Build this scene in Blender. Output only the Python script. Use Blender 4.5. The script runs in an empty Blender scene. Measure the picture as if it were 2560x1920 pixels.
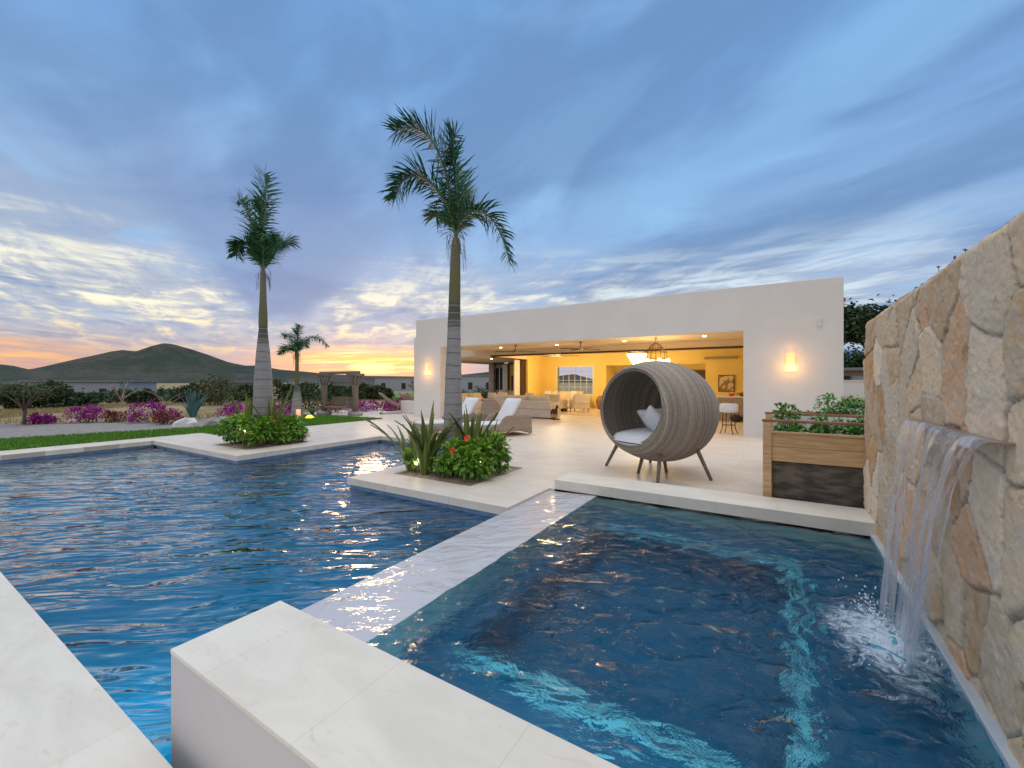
import bpy, math, random
import numpy as np
from mathutils import Vector, Matrix
R = math.radians
random.seed(7)
rng = np.random.default_rng(11)
scene = bpy.context.scene
col = scene.collection

# ------------------------------------------------------------------ camera
cam = bpy.data.cameras.new('camera')
cam.sensor_width = 36; cam.lens = 14.94; cam.shift_y = -0.0034
cam.clip_start = 0.05; cam.clip_end = 9000
camo = bpy.data.objects.new('camera', cam); col.objects.link(camo)
camo.location = (0, 0, 1.5); camo.rotation_euler = (R(90), 0, R(32))
scene.camera = camo
scene.view_settings.view_transform = 'Standard'
scene.view_settings.look = 'None'
scene.view_settings.exposure = 0.0
scene.view_settings.gamma = 1.0
scene.cycles.use_denoising = True
scene.cycles.max_bounces = 8
scene.cycles.transparent_max_bounces = 16
scene.cycles.caustics_reflective = True
scene.cycles.caustics_refractive = True
scene.cycles.sample_clamp_indirect = 6

# ------------------------------------------------------------------ node helper
class N:
    """tiny wrapper round a node tree"""
    def __init__(s, nt): s.nt = nt
    def node(s, t, **kw):
        n = s.nt.nodes.new(t)
        for k, v in kw.items(): setattr(n, k, v)
        return n
    def put(s, inp, v):
        if isinstance(v, bpy.types.NodeSocket): s.nt.links.new(v, inp)
        elif isinstance(v, (tuple, list)):
            inp.default_value = tuple(v) + ((1,) if len(v) == 3 and inp.type == 'RGBA' else ())
        else: inp.default_value = v
    def m(s, op, a, b=0.0, c=None, clamp=False):
        n = s.node('ShaderNodeMath', operation=op, use_clamp=clamp)
        s.put(n.inputs[0], a); s.put(n.inputs[1], b)
        if c is not None: s.put(n.inputs[2], c)
        return n.outputs[0]
    def vm(s, op, a, b=(0, 0, 0)):
        n = s.node('ShaderNodeVectorMath', operation=op)
        s.put(n.inputs[0], a); s.put(n.inputs[1], b)
        return n.outputs['Value'] if op in ('DOT_PRODUCT', 'LENGTH') else n.outputs[0]
    def step(s, v, a, b, lo=0.0, hi=1.0):
        n = s.node('ShaderNodeMapRange', interpolation_type='SMOOTHSTEP')
        s.put(n.inputs['Value'], v); n.inputs['From Min'].default_value = a; n.inputs['From Max'].default_value = b
        n.inputs['To Min'].default_value = lo; n.inputs['To Max'].default_value = hi
        return n.outputs[0]
    def mix(s, f, a, b, mode='MIX'):
        n = s.node('ShaderNodeMix', data_type='RGBA', blend_type=mode)
        s.put(n.inputs[0], f); s.put(n.inputs[6], a); s.put(n.inputs[7], b)
        return n.outputs[2]
    def comb(s, x, y, z):
        n = s.node('ShaderNodeCombineXYZ'); s.put(n.inputs[0], x); s.put(n.inputs[1], y); s.put(n.inputs[2], z)
        return n.outputs[0]
    def noise(s, vec, scale, detail=4, rough=0.55, dist=0.0):
        n = s.node('ShaderNodeTexNoise'); s.put(n.inputs['Vector'], vec)
        n.inputs['Scale'].default_value = scale; n.inputs['Detail'].default_value = detail
        n.inputs['Roughness'].default_value = rough; n.inputs['Distortion'].default_value = dist
        return n.outputs['Fac']

# ------------------------------------------------------------------ world: dusk sky with streaked cloud
w = bpy.data.worlds.new('World'); scene.world = w; w.use_nodes = True
nt = w.node_tree; nt.nodes.clear(); g = N(nt)
SUN_AZ = 140.4      # degrees, world azimuth of the sunset
tc = g.node('ShaderNodeTexCoord'); D = g.vm('NORMALIZE', tc.outputs['Generated'])
sep = g.node('ShaderNodeSeparateXYZ'); nt.links.new(D, sep.inputs[0])
dx, dy, dz = sep.outputs
el = g.m('MULTIPLY', g.m('ARCSINE', dz), 57.2958)
# rotated so that the branch cut lies behind: x' along view heading 122 deg
ca, sa = math.cos(R(122)), math.sin(R(122))
fx = g.m('ADD', g.m('MULTIPLY', dx, ca), g.m('MULTIPLY', dy, sa))
rx = g.m('ADD', g.m('MULTIPLY', dx, sa), g.m('MULTIPLY', dy, -ca))
A = g.m('MULTIPLY', g.m('ARCTAN2', rx, fx), 57.2958)      # heading, degrees, + to the right
# cloud layer plane, streaks fan out of heading -29
sa_, ca_ = math.sin(R(-29)), math.cos(R(-29))
along = g.m('ADD', g.m('MULTIPLY', rx, sa_), g.m('MULTIPLY', fx, ca_))
across = g.m('SUBTRACT', g.m('MULTIPLY', rx, ca_), g.m('MULTIPLY', fx, sa_))
zz = g.m('ADD', g.m('MAXIMUM', dz, 0.0), 0.07)
pa = g.m('DIVIDE', along, zz); pc = g.m('DIVIDE', across, zz)
big = g.noise(g.comb(g.m('MULTIPLY', pa, .55), g.m('MULTIPLY', pc, .95), 3.1), 1.0, 5, .5, .6)
med = g.noise(g.comb(g.m('MULTIPLY', pa, 1.0), g.m('MULTIPLY', pc, 1.5), 9.4), 1.1, 7, .55, .8)
fine = g.noise(g.comb(g.m('MULTIPLY', pa, 1.0), g.m('MULTIPLY', pc, 2.1), 1.7), 1.5, 12, .62, .5)
band = g.noise(g.comb(g.m('MULTIPLY', A, .055), g.m('MULTIPLY', el, .55), 5.0), 1.0, 9, .62, .6)
# blue body of the sky
base = g.mix(g.step(el, 4, 40), (.285, .44, .70), (.18, .39, .74))
base = g.mix(g.m('MULTIPLY', g.step(A, -15, -50), g.step(el, 35, 8), clamp=True), base, (.31, .41, .60))
dark = g.step(big, .42, .58)
base = g.mix(g.m('MULTIPLY', dark, .85), base, (.145, .28, .53))
light = g.step(med, .50, .70)
base = g.mix(g.m('MULTIPLY', light, g.m('MULTIPLY', g.step(dark, 1, 0, .35, 1), .6)), base, (.31, .55, .88))
# right-hand streak of pale high cloud
b1 = g.m('SUBTRACT', el, g.m('ADD', g.m('MULTIPLY', A, .36), 14.5))
b1w = g.m('ADD', b1, g.m('MULTIPLY', g.m('SUBTRACT', med, .5), 16))
s1 = g.m('MULTIPLY', g.m('MULTIPLY', g.step(b1w, -4, 0), g.step(b1w, 7, 1.5)), g.step(A, 0, 20))
base = g.mix(g.m('MULTIPLY', s1, .5), base, (.30, .57, .90))
# dark V wedge over the sunset
wd = g.m('DIVIDE', g.m('ABSOLUTE', g.m('ADD', A, 28.5)), g.m('ADD', g.m('MULTIPLY', g.m('SUBTRACT', el, 6), .95), 2.0))
wedge = g.m('MULTIPLY', g.step(wd, 1.25, .6), g.m('MULTIPLY', g.step(el, 5.5, 8), g.step(el, 30, 17)))
base = g.mix(g.m('MULTIPLY', wedge, .55), base, (.175, .27, .52))
# cream lit cloud in the low band
lowm = g.m('MULTIPLY', g.step(el, 1.8, 4.5), g.step(el, 19, 9))
leftm = g.step(A, -24, -34)
rightm = g.m('MULTIPLY', g.step(A, -28, -20), g.step(A, 62, 30))
cov = g.m('ADD', g.m('MULTIPLY', leftm, 1.0), g.m('MULTIPLY', rightm, .78), clamp=True)
cr = g.m('ADD', g.m('MULTIPLY', fine, .55), g.m('MULTIPLY', band, .55))
veil = g.m('MULTIPLY', g.m('MULTIPLY', g.step(cr, .40, .60), lowm), g.m('MULTIPLY', cov, g.m('SUBTRACT', 1.0, wedge)))
base = g.mix(g.m('MULTIPLY', veil, .85), base, (.58, .60, .65))
crest = g.m('MULTIPLY', g.m('MULTIPLY', g.step(cr, .53, .66), lowm), g.m('MULTIPLY', cov, g.m('SUBTRACT', 1.0, wedge)))
warm = g.mix(g.step(el, 9, 3), (1.0, .97, .78), (1.2, .90, .38))
warm = g.mix(g.step(A, -10, 25), warm, (.75, .90, 1.0))
base = g.mix(crest, base, warm)
# haze at the horizon, mauve towards the sun, pale blue elsewhere
hz = g.mix(g.step(g.m('ABSOLUTE', g.m('ADD', A, 30)), 50, 15), (.42, .52, .66), (.52, .38, .42))
base = g.mix(g.m('MULTIPLY', g.step(el, 7, .5), .8), base, hz)
# glowing bars at sunset
bar = g.noise(g.comb(g.m('MULTIPLY', A, .045), g.m('ADD', g.m('MULTIPLY', el, .75), g.m('MULTIPLY', A, .03)), 2.0), 1.3, 8, .6, .5)
gl = g.m('MULTIPLY', g.step(g.m('ABSOLUTE', g.m('ADD', A, 19)), 17, 3), g.m('MULTIPLY', g.step(el, 5.2, 1.8), g.step(el, -.5, .6)))
gl2 = g.m('MULTIPLY', g.step(A, -36, -50), g.m('MULTIPLY', g.step(el, 5.5, 2.0), g.step(el, -.5, .6)))
gl3 = g.m('MAXIMUM', gl, g.m('MULTIPLY', gl2, .85))
base = g.mix(g.m('MULTIPLY', g.step(gl3, .1, .8), .55), base, (.72, .38, .26))
gb = g.m('MULTIPLY', g.step(bar, .42, .58), gl3)
base = g.mix(g.m('MULTIPLY', gb, .85), base, (1.15, .60, .19))
core = g.step(g.m('ADD', g.m('ADD', g.m('POWER', g.m('DIVIDE', g.m('ADD', A, 17.8), 4.6), 2), g.m('POWER', g.m('DIVIDE', g.m('SUBTRACT', el, g.m('ADD', 1.8, g.m('MULTIPLY', g.m('ADD', A, 17.8), .06))), .75), 2)), g.m('MULTIPLY', g.m('SUBTRACT', bar, .5), 2.5)), 1.5, .1)
bar2 = g.noise(g.comb(g.m('MULTIPLY', A, .06), g.m('SUBTRACT', g.m('MULTIPLY', el, 1.5), g.m('MULTIPLY', A, .05)), 8.0), 1.5, 7, .6, .6)
cmask = g.step(g.m('ADD', g.m('POWER', g.m('DIVIDE', g.m('ADD', A, 17.5), 9), 2), g.m('POWER', g.m('DIVIDE', g.m('SUBTRACT', el, 2.3), 1.7), 2)), 1.3, .1)
hot = g.step(g.m('ADD', g.m('POWER', g.m('DIVIDE', g.m('ADD', A, 18.2), 2.8), 2), g.m('POWER', g.m('DIVIDE', g.m('SUBTRACT', el, 1.7), .55), 2)), 1.6, .1)
core = g.m('MAXIMUM', g.m('MULTIPLY', g.m('MULTIPLY', cmask, g.step(bar2, .46, .62)), .9), g.m('MULTIPLY', hot, .9))
base = g.mix(core, base, (2.0, 1.45, .55))
# added brightness in the unseen sky overhead and behind (lights the terrace), below-horizon fill
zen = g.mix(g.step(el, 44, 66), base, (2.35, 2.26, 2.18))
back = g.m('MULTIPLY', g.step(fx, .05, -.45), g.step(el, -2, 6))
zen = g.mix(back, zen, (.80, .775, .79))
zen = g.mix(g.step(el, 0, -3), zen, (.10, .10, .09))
sky = g.node('ShaderNodeTexSky', sky_type='NISHITA', sun_disc=False)
sky.sun_elevation = R(3); sky.sun_rotation = R(90 - SUN_AZ)
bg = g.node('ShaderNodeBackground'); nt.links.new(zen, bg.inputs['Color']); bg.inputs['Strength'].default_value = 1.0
bg2 = g.node('ShaderNodeBackground'); nt.links.new(sky.outputs[0], bg2.inputs['Color']); bg2.inputs['Strength'].default_value = .012
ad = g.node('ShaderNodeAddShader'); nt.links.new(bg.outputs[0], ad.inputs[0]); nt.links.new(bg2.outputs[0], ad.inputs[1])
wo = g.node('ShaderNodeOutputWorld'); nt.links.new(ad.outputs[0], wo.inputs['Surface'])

sl = bpy.data.lights.new('sun', 'SUN'); sl.energy = .25; sl.angle = R(6); sl.color = (1, .62, .32)
so = bpy.data.objects.new('sun', sl); col.objects.link(so)
sd = Vector((math.cos(R(SUN_AZ)) * math.cos(R(3)), math.sin(R(SUN_AZ)) * math.cos(R(3)), math.sin(R(3))))
so.rotation_euler = sd.to_track_quat('Z', 'Y').to_euler(); so.location = (-20, 16, 8)

# ------------------------------------------------------------------ materials
def coords(g, kind='Object'):
    return g.node('ShaderNodeTexCoord').outputs[kind]
def mat(name, c, rough=.7, c2=None, scale=3, detail=5, lo=.35, hi=.65, bump=0, bscale=30, metal=0, emit=None, es=0,
        stretch=(1, 1, 1), attr=False, spec=.5, sheen=0, trans=0):
    m = bpy.data.materials.new(name); m.use_nodes = True; g = N(m.node_tree)
    b = m.node_tree.nodes['Principled BSDF']
    v = coords(g)
    if stretch != (1, 1, 1): v = g.vm('MULTIPLY', v, stretch)
    if attr:
        a = g.node('ShaderNodeAttribute', attribute_name='rnd'); f = a.outputs['Fac']
        g.put(b.inputs['Base Color'], g.mix(f, c, c2))
    elif c2:
        f = g.step(g.noise(v, scale, detail), lo, hi)
        g.put(b.inputs['Base Color'], g.mix(f, c, c2))
    else: g.put(b.inputs['Base Color'], c)
    b.inputs['Roughness'].default_value = rough; b.inputs['Metallic'].default_value = metal
    b.inputs['Specular IOR Level'].default_value = spec
    if bump:
        bn = g.node('ShaderNodeBump'); bn.inputs['Strength'].default_value = bump; bn.inputs['Distance'].default_value = .01
        g.put(bn.inputs['Height'], g.noise(v, bscale, 6)); g.put(b.inputs['Normal'], bn.outputs[0])
    if emit: g.put(b.inputs['Emission Color'], emit); b.inputs['Emission Strength'].default_value = es
    if sheen: b.inputs['Sheen Weight'].default_value = sheen
    return m

def stone_floor(name, c1, c2, c3, sx=.6, sy=1.2, rough=.45, off=.5, joint=.55):
    m = bpy.data.materials.new(name); m.use_nodes = True; g = N(m.node_tree)
    b = m.node_tree.nodes['Principled BSDF']
    v = g.vm('ADD', coords(g), (0, 2.5 if sy > 3 else 0, 0))
    br = g.node('ShaderNodeTexBrick'); br.offset = off
    g.put(br.inputs['Vector'], v); br.inputs['Scale'].default_value = 1.0
    br.inputs['Brick Width'].default_value = sx; br.inputs['Row Height'].default_value = sy
    br.inputs['Mortar Size'].default_value = .0035; br.inputs['Mortar Smooth'].default_value = .3
    br.inputs['Color1'].default_value = (0, 0, 0, 1); br.inputs['Color2'].default_value = (1, 1, 1, 1); br.inputs['Mortar'].default_value = (.5, .5, .5, 1)
    n1 = g.noise(g.vm('MULTIPLY', v, (1, 2.4, 1)), 1.6, 7, .6, .8)
    n2 = g.noise(g.vm('MULTIPLY', v, (1.5, 4, 1)), 5, 8, .65, 1.2)
    c = g.mix(g.step(n1, .35, .65), c1, c2)
    c = g.mix(g.m('MULTIPLY', g.step(n2, .55, .72), .45), c, c3)
    c = g.mix(g.m('MULTIPLY', g.m('SUBTRACT', br.outputs['Color'], .5), .16), c, (1, 1, 1))
    c = g.mix(g.m('MULTIPLY', br.outputs['Fac'], joint), c, (.28, .24, .20))
    st = g.step(g.noise(v, .45, 5, .6, .3), .52, .75)
    c = g.mix(g.m('MULTIPLY', st, .28), c, (.46, .40, .33))
    sp = g.step(g.noise(v, 55, 3, .6), .70, .76)
    c = g.mix(g.m('MULTIPLY', sp, .30), c, (.36, .29, .22))
    g.put(b.inputs['Base Color'], c)
    g.put(b.inputs['Roughness'], g.m('ADD', g.m('MULTIPLY', n2, .25), rough - .1))
    bn = g.node('ShaderNodeBump'); bn.inputs['Strength'].default_value = .12; bn.inputs['Distance'].default_value = .004
    g.put(bn.inputs['Height'], g.m('SUBTRACT', n2, br.outputs['Fac'])); g.put(b.inputs['Normal'], bn.outputs[0])
    return m

M = {}
M['deck'] = stone_floor('travertine_paving', (.70, .645, .575), (.63, .57, .50), (.56, .48, .40), 1.2, .6)
M['coping'] = stone_floor('travertine_coping', (.74, .72, .65), (.66, .64, .57), (.58, .50, .38), .6, 5.0, off=0, joint=.16)
M['face'] = mat('plastered_face', (.60, .585, .60), .8, (.55, .53, .55), 1.5, bump=.1, bscale=60)
M['inner_floor'] = stone_floor('polished_floor', (.70, .60, .46), (.64, .54, .40), (.55, .45, .33), .8, .8, rough=.22)
M['stucco'] = mat('white_stucco', (.76, .745, .74), .85, (.73, .715, .71), 1.2, bump=.15, bscale=180)
M['yellow'] = mat('ochre_plaster', (.80, .60, .19), .8, (.77, .57, .17), 1.1, bump=.1, bscale=90)
M['ceiling'] = mat('ceiling_plaster', (.78, .64, .47), .85, (.74, .60, .43), 1.2)
M['darkwood'] = mat('dark_wood', (.09, .035, .015), .5, (.05, .02, .01), 8, stretch=(8, 8, 1))
M['bronze'] = mat('bronze', (.12, .065, .03), .45, (.07, .04, .02), 14, metal=.6)
M['iron'] = mat('dark_iron', (.06, .04, .025), .5, metal=.7)
M['white_fab'] = mat('white_canvas', (.72, .74, .78), .9, (.66, .68, .72), 4, bump=.2, bscale=120, sheen=.2)
M['cream_fab'] = mat('cream_fabric', (.68, .56, .42), .95, (.62, .50, .36), 4, bump=.2, bscale=90, sheen=.2)
M['beige_fab'] = mat('beige_slipcover', (.62, .55, .48), .95, (.57, .50, .43), 4, bump=.2, bscale=90)
M['chain'] = mat('chrome', (.6, .55, .5), .3, metal=1)
M['glass_lamp'] = mat('lamp_glass', (1, .8, .5), .4, emit=(1, .55, .16), es=7)
M['bulb'] = mat('bulb', (1, .9, .7), .4, emit=(1, .80, .42), es=14)
M['crystal'] = mat('lit_crystal', (1, .9, .7), .3, emit=(1, .80, .36), es=9)
M['sconce'] = mat('lit_alabaster', (.8, .6, .4), .4, emit=(1, .50, .16), es=.75)
M['sconce_hot'] = mat('hot_alabaster', (1, .85, .6), .4, emit=(1, .60, .10), es=2.2)
M['soil'] = mat('sandy_soil', (.42, .34, .25), .95, (.30, .23, .16), 14, bump=.9, bscale=40)
M['gravel'] = mat('grey_gravel', (.21, .205, .20), .95, (.30, .29, .285), 9, detail=10, bump=.9, bscale=60)
M['field'] = mat('dry_field', (.20, .17, .075), .95, (.34, .27, .14), .35, detail=9, bump=.8, bscale=8)
def hillmat():
    m = bpy.data.materials.new('hill_scrub'); m.use_nodes = True; g = N(m.node_tree); b = m.node_tree.nodes['Principled BSDF']
    v = g.vm('MULTIPLY', coords(g), (1, 1, 1.6))
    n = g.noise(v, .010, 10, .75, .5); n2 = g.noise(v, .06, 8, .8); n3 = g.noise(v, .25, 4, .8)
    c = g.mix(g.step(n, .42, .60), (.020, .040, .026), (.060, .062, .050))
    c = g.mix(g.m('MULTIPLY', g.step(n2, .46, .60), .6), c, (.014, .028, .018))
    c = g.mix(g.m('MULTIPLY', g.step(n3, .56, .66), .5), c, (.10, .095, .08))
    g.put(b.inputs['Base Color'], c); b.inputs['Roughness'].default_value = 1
    return m
M['hills'] = hillmat()
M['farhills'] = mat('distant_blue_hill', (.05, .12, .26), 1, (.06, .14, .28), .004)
M['lawn'] = mat('lawn_soil', (.07, .17, .012), .95, (.10, .22, .02), 5)
M['blade'] = mat('grass_blade', (.06, .19, .012), .6, (.15, .34, .03), attr=True)
M['drygrass'] = mat('dry_grass', (.26, .20, .09), .8, (.42, .34, .17), attr=True)
M['palmleaf'] = mat('palm_leaf', (.014, .075, .028), .5, (.050, .17, .055), attr=True, spec=.4)
M['palmstem'] = mat('palm_rachis', (.10, .17, .06), .5, (.16, .20, .12), 3)
M['leaf'] = mat('hibiscus_leaf', (.03, .13, .008), .5, (.24, .46, .03), attr=True)
M['sword'] = mat('sword_leaf', (.06, .10, .018), .5, (.22, .25, .05), attr=True)
M['herb'] = mat('herb_leaf', (.03, .14, .02), .6, (.11, .34, .04), attr=True)
M['stem'] = mat('plant_stem', (.13, .10, .05), .8, (.20, .16, .09), 8)
M['red'] = mat('red_petal', (.75, .02, .015), .5, (.9, .08, .03), attr=True)
M['magenta'] = mat('bougainvillea_bract', (.12, .006, .09), .6, (.50, .02, .40), attr=True)
M['redbract'] = mat('dark_red_bract', (.10, .02, .02), .6, (.28, .05, .05), attr=True)
M['scrub'] = mat('dark_scrub_leaf', (.010, .032, .010), .7, (.035, .075, .018), attr=True)
M['olive'] = mat('olive_scrub_leaf', (.035, .06, .02), .7, (.10, .12, .045), attr=True)
M['agave'] = mat('agave_leaf', (.035, .12, .11), .5, (.08, .20, .19), attr=True)
M['bark'] = mat('bark', (.10, .07, .05), .9, (.16, .12, .09), 9, bump=.6)
M['palebark'] = mat('pale_bark', (.34, .30, .25), .9, (.24, .20, .16), 9)
M['rock'] = mat('grey_rock', (.36, .35, .36), .9, (.22, .22, .23), 4, bump=.8, bscale=14)
M['whiterock'] = mat('white_rock', (.62, .62, .63), .9, (.48, .48, .50), 4, bump=.8, bscale=14)
M['cedar'] = mat('pale_cedar', (.66, .44, .23), .7, (.52, .33, .16), 3, stretch=(1.2, 6, 14), bump=.3, bscale=20)
M['redwood'] = mat('red_rail', (.34, .15, .09), .7, (.25, .10, .06), 6, stretch=(1, 6, 6))
M['blackcloth'] = mat('weathered_black_liner', (.17, .14, .11), .9, (.06, .055, .05), 5, detail=9, stretch=(1, 1, 3), bump=.8, bscale=40)
M['terracotta'] = mat('terracotta', (.35, .13, .07), .8, (.25, .09, .05), 6)
M['clay'] = mat('glazed_clay', (.26, .15, .06), .35, (.16, .09, .04), 4)
M['stonecol'] = mat('rough_stone', (.42, .36, .30), .9, (.26, .22, .18), 5, bump=1, bscale=12)
M['granite'] = mat('bar_stone', (.36, .28, .20), .5, (.25, .19, .13), 9)
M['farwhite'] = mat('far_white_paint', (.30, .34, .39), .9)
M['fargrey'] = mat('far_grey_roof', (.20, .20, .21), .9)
M['dusk'] = mat('dark_opening', (.012, .014, .02), .6)
M['tan'] = mat('tan_render', (.30, .21, .13), .9)
M['glassy'] = mat('window_glass', (.08, .08, .1), .05)
M['paint_a'] = mat('abstract_canvas', (.30, .18, .05), .6, (.62, .52, .34), 3.5, detail=2, lo=.48, hi=.55)
M['paint_b'] = mat('dark_canvas', (.05, .012, .006), .6, (.16, .05, .02), 4)
M['louvre'] = mat('louvre_wood', (.14, .09, .04), .6)
M['plank'] = mat('weathered_plank', (.24, .20, .16), .85, (.16, .13, .105), 6, stretch=(2, 2, 10))
M['tilewall'] = mat('pool_waterline', (.16, .26, .40), .35, (.12, .2, .34), 8)
M['lampcap'] = mat('yellow_lamp', (1, .8, .1), .5, emit=(1, .75, .05), es=1.6)
M['lampbody'] = mat('lit_lamp_body', (.8, .6, .4), .5, emit=(1, .5, .25), es=.55)
M['stucco_fx'] = M['stucco']

# woven wicker: bands along local X plus fine cross weave
def weave(name, a, b, c, axis=0, f1=7, f2=260):
    m = bpy.data.materials.new(name); m.use_nodes = True; g = N(m.node_tree)
    bs = m.node_tree.nodes['Principled BSDF']; v = coords(g)
    s = g.node('ShaderNodeSeparateXYZ'); g.put(s.inputs[0], v)
    x = s.outputs[axis]; o = [s.outputs[i] for i in range(3) if i != axis]
    n1 = g.noise(g.comb(x, 0.3, 0), f1, 6, .7)
    n2 = g.noise(g.comb(g.m('MULTIPLY', x, 1.0), .1, 7), f1 * 6, 3, .6)
    n3 = g.noise(g.comb(g.m('MULTIPLY', x, 26), g.m('MULTIPLY', o[0], 13), g.m('MULTIPLY', o[1], 13)), 3.4, 3)
    cc = g.mix(g.step(n1, .36, .64), a, b)
    cc = g.mix(g.m('MULTIPLY', g.step(n2, .58, .70), .6), cc, c)
    cc = g.mix(g.m('MULTIPLY', g.step(n3, .38, .62), .6), cc, g.mix(.5, cc, (.02, .018, .015)))
    g.put(bs.inputs['Base Color'], cc); bs.inputs['Roughness'].default_value = .8
    wv = g.node('ShaderNodeTexWave', wave_type='BANDS', bands_direction='XYZ'[axis]); g.put(wv.inputs['Vector'], v)
    wv.inputs['Scale'].default_value = f2 / 6.28 * 1.0; wv.inputs['Distortion'].default_value = 1.2; wv.inputs['Detail'].default_value = 2
    bn = g.node('ShaderNodeBump'); bn.inputs['Strength'].default_value = .55; bn.inputs['Distance'].default_value = .006
    g.put(bn.inputs['Height'], g.m('ADD', g.m('MULTIPLY', wv.outputs['Fac'], .6), n3)); g.put(bs.inputs['Normal'], bn.outputs[0])
    return m
M['weave'] = weave('woven_rattan', (.25, .215, .18), (.45, .39, .325), (.84, .79, .71), f1=14)
M['wicker'] = weave('chaise_wicker', (.36, .28, .22), (.46, .37, .30), (.24, .18, .14), axis=2, f1=14)
M['leg'] = mat('grey_wood_leg', (.24, .20, .16), .8, (.15, .12, .10), 12, stretch=(5, 5, 1))

# palm trunk: grey with thin ring scars, green crownshaft on top
def trunk_mat(name, zg, top):
    m = bpy.data.materials.new(name); m.use_nodes = True; g = N(m.node_tree)
    b = m.node_tree.nodes['Principled BSDF']; v = coords(g)
    s = g.node('ShaderNodeSeparateXYZ'); g.put(s.inputs[0], v); z = s.outputs[2]
    zw = g.m('ADD', z, g.m('MULTIPLY', g.noise(v, 5, 3), .05))
    fr = g.m('FRACT', g.m('MULTIPLY', zw, 7.2))
    fr2 = g.m('FRACT', g.m('MULTIPLY', g.m('ADD', zw, g.m('MULTIPLY', g.noise(g.comb(0, 0, z), 2.5, 2), .35)), 4.6))
    ring = g.m('MAXIMUM', g.step(fr2, .90, .97), g.m('MULTIPLY', g.step(fr, .93, .98), .5))
    c = g.mix(g.noise(g.vm('MULTIPLY', v, (3, 3, 9)), 3, 7), (.20, .195, .20), (.36, .35, .36))
    c = g.mix(g.m('MULTIPLY', ring, .8), c, (.07, .06, .055))
    up = g.step(z, zg - .45, zg - .2)
    ring2 = g.step(g.m('FRACT', g.m('MULTIPLY', z, 8)), .86, .95)
    cu = g.mix(ring2, (.085, .085, .07), (.30, .29, .25))
    c = g.mix(up, c, cu)
    c = g.mix(g.step(z, zg, zg + .12), c, g.mix(g.step(z, zg + .2, top), (.13, .135, .05), (.20, .17, .12)))
    g.put(b.inputs['Base Color'], c); b.inputs['Roughness'].default_value = .7
    bn = g.node('ShaderNodeBump'); bn.inputs['Strength'].default_value = .5; bn.inputs['Distance'].default_value = .01
    g.put(bn.inputs['Height'], g.m('SUBTRACT', g.noise(g.vm('MULTIPLY', v, (4, 4, 12)), 4, 6), ring)); g.put(b.inputs['Normal'], bn.outputs[0])
    return m

# masonry wall: stone colours come with the mesh, dark joints likewise
def masonry():
    m = bpy.data.materials.new('rubble_masonry'); m.use_nodes = True; g = N(m.node_tree)
    b = m.node_tree.nodes['Principled BSDF']; v = coords(g)
    a = g.node('ShaderNodeAttribute', attribute_name='stonecol')
    n = g.noise(v, 7, 9, .65, .6); n2 = g.noise(v, 38, 6, .7)
    c = g.mix(g.m('MULTIPLY', g.step(n, .45, .62), .5), a.outputs['Color'], (.66, .61, .52))
    c = g.mix(g.m('MULTIPLY', g.step(n, .45, .30), .5), c, (.30, .21, .13))
    c = g.mix(g.m('MULTIPLY', g.step(n2, .60, .72), .5), c, (.18, .13, .09))
    g.put(b.inputs['Base Color'], c); b.inputs['Roughness'].default_value = .9
    bn = g.node('ShaderNodeBump'); bn.inputs['Strength'].default_value = .9; bn.inputs['Distance'].default_value = .012
    g.put(bn.inputs['Height'], g.m('ADD', g.noise(v, 16, 9, .75), g.m('MULTIPLY', n2, .8))); g.put(b.inputs['Normal'], bn.outputs[0])
    return m
M['masonry'] = masonry()

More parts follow.
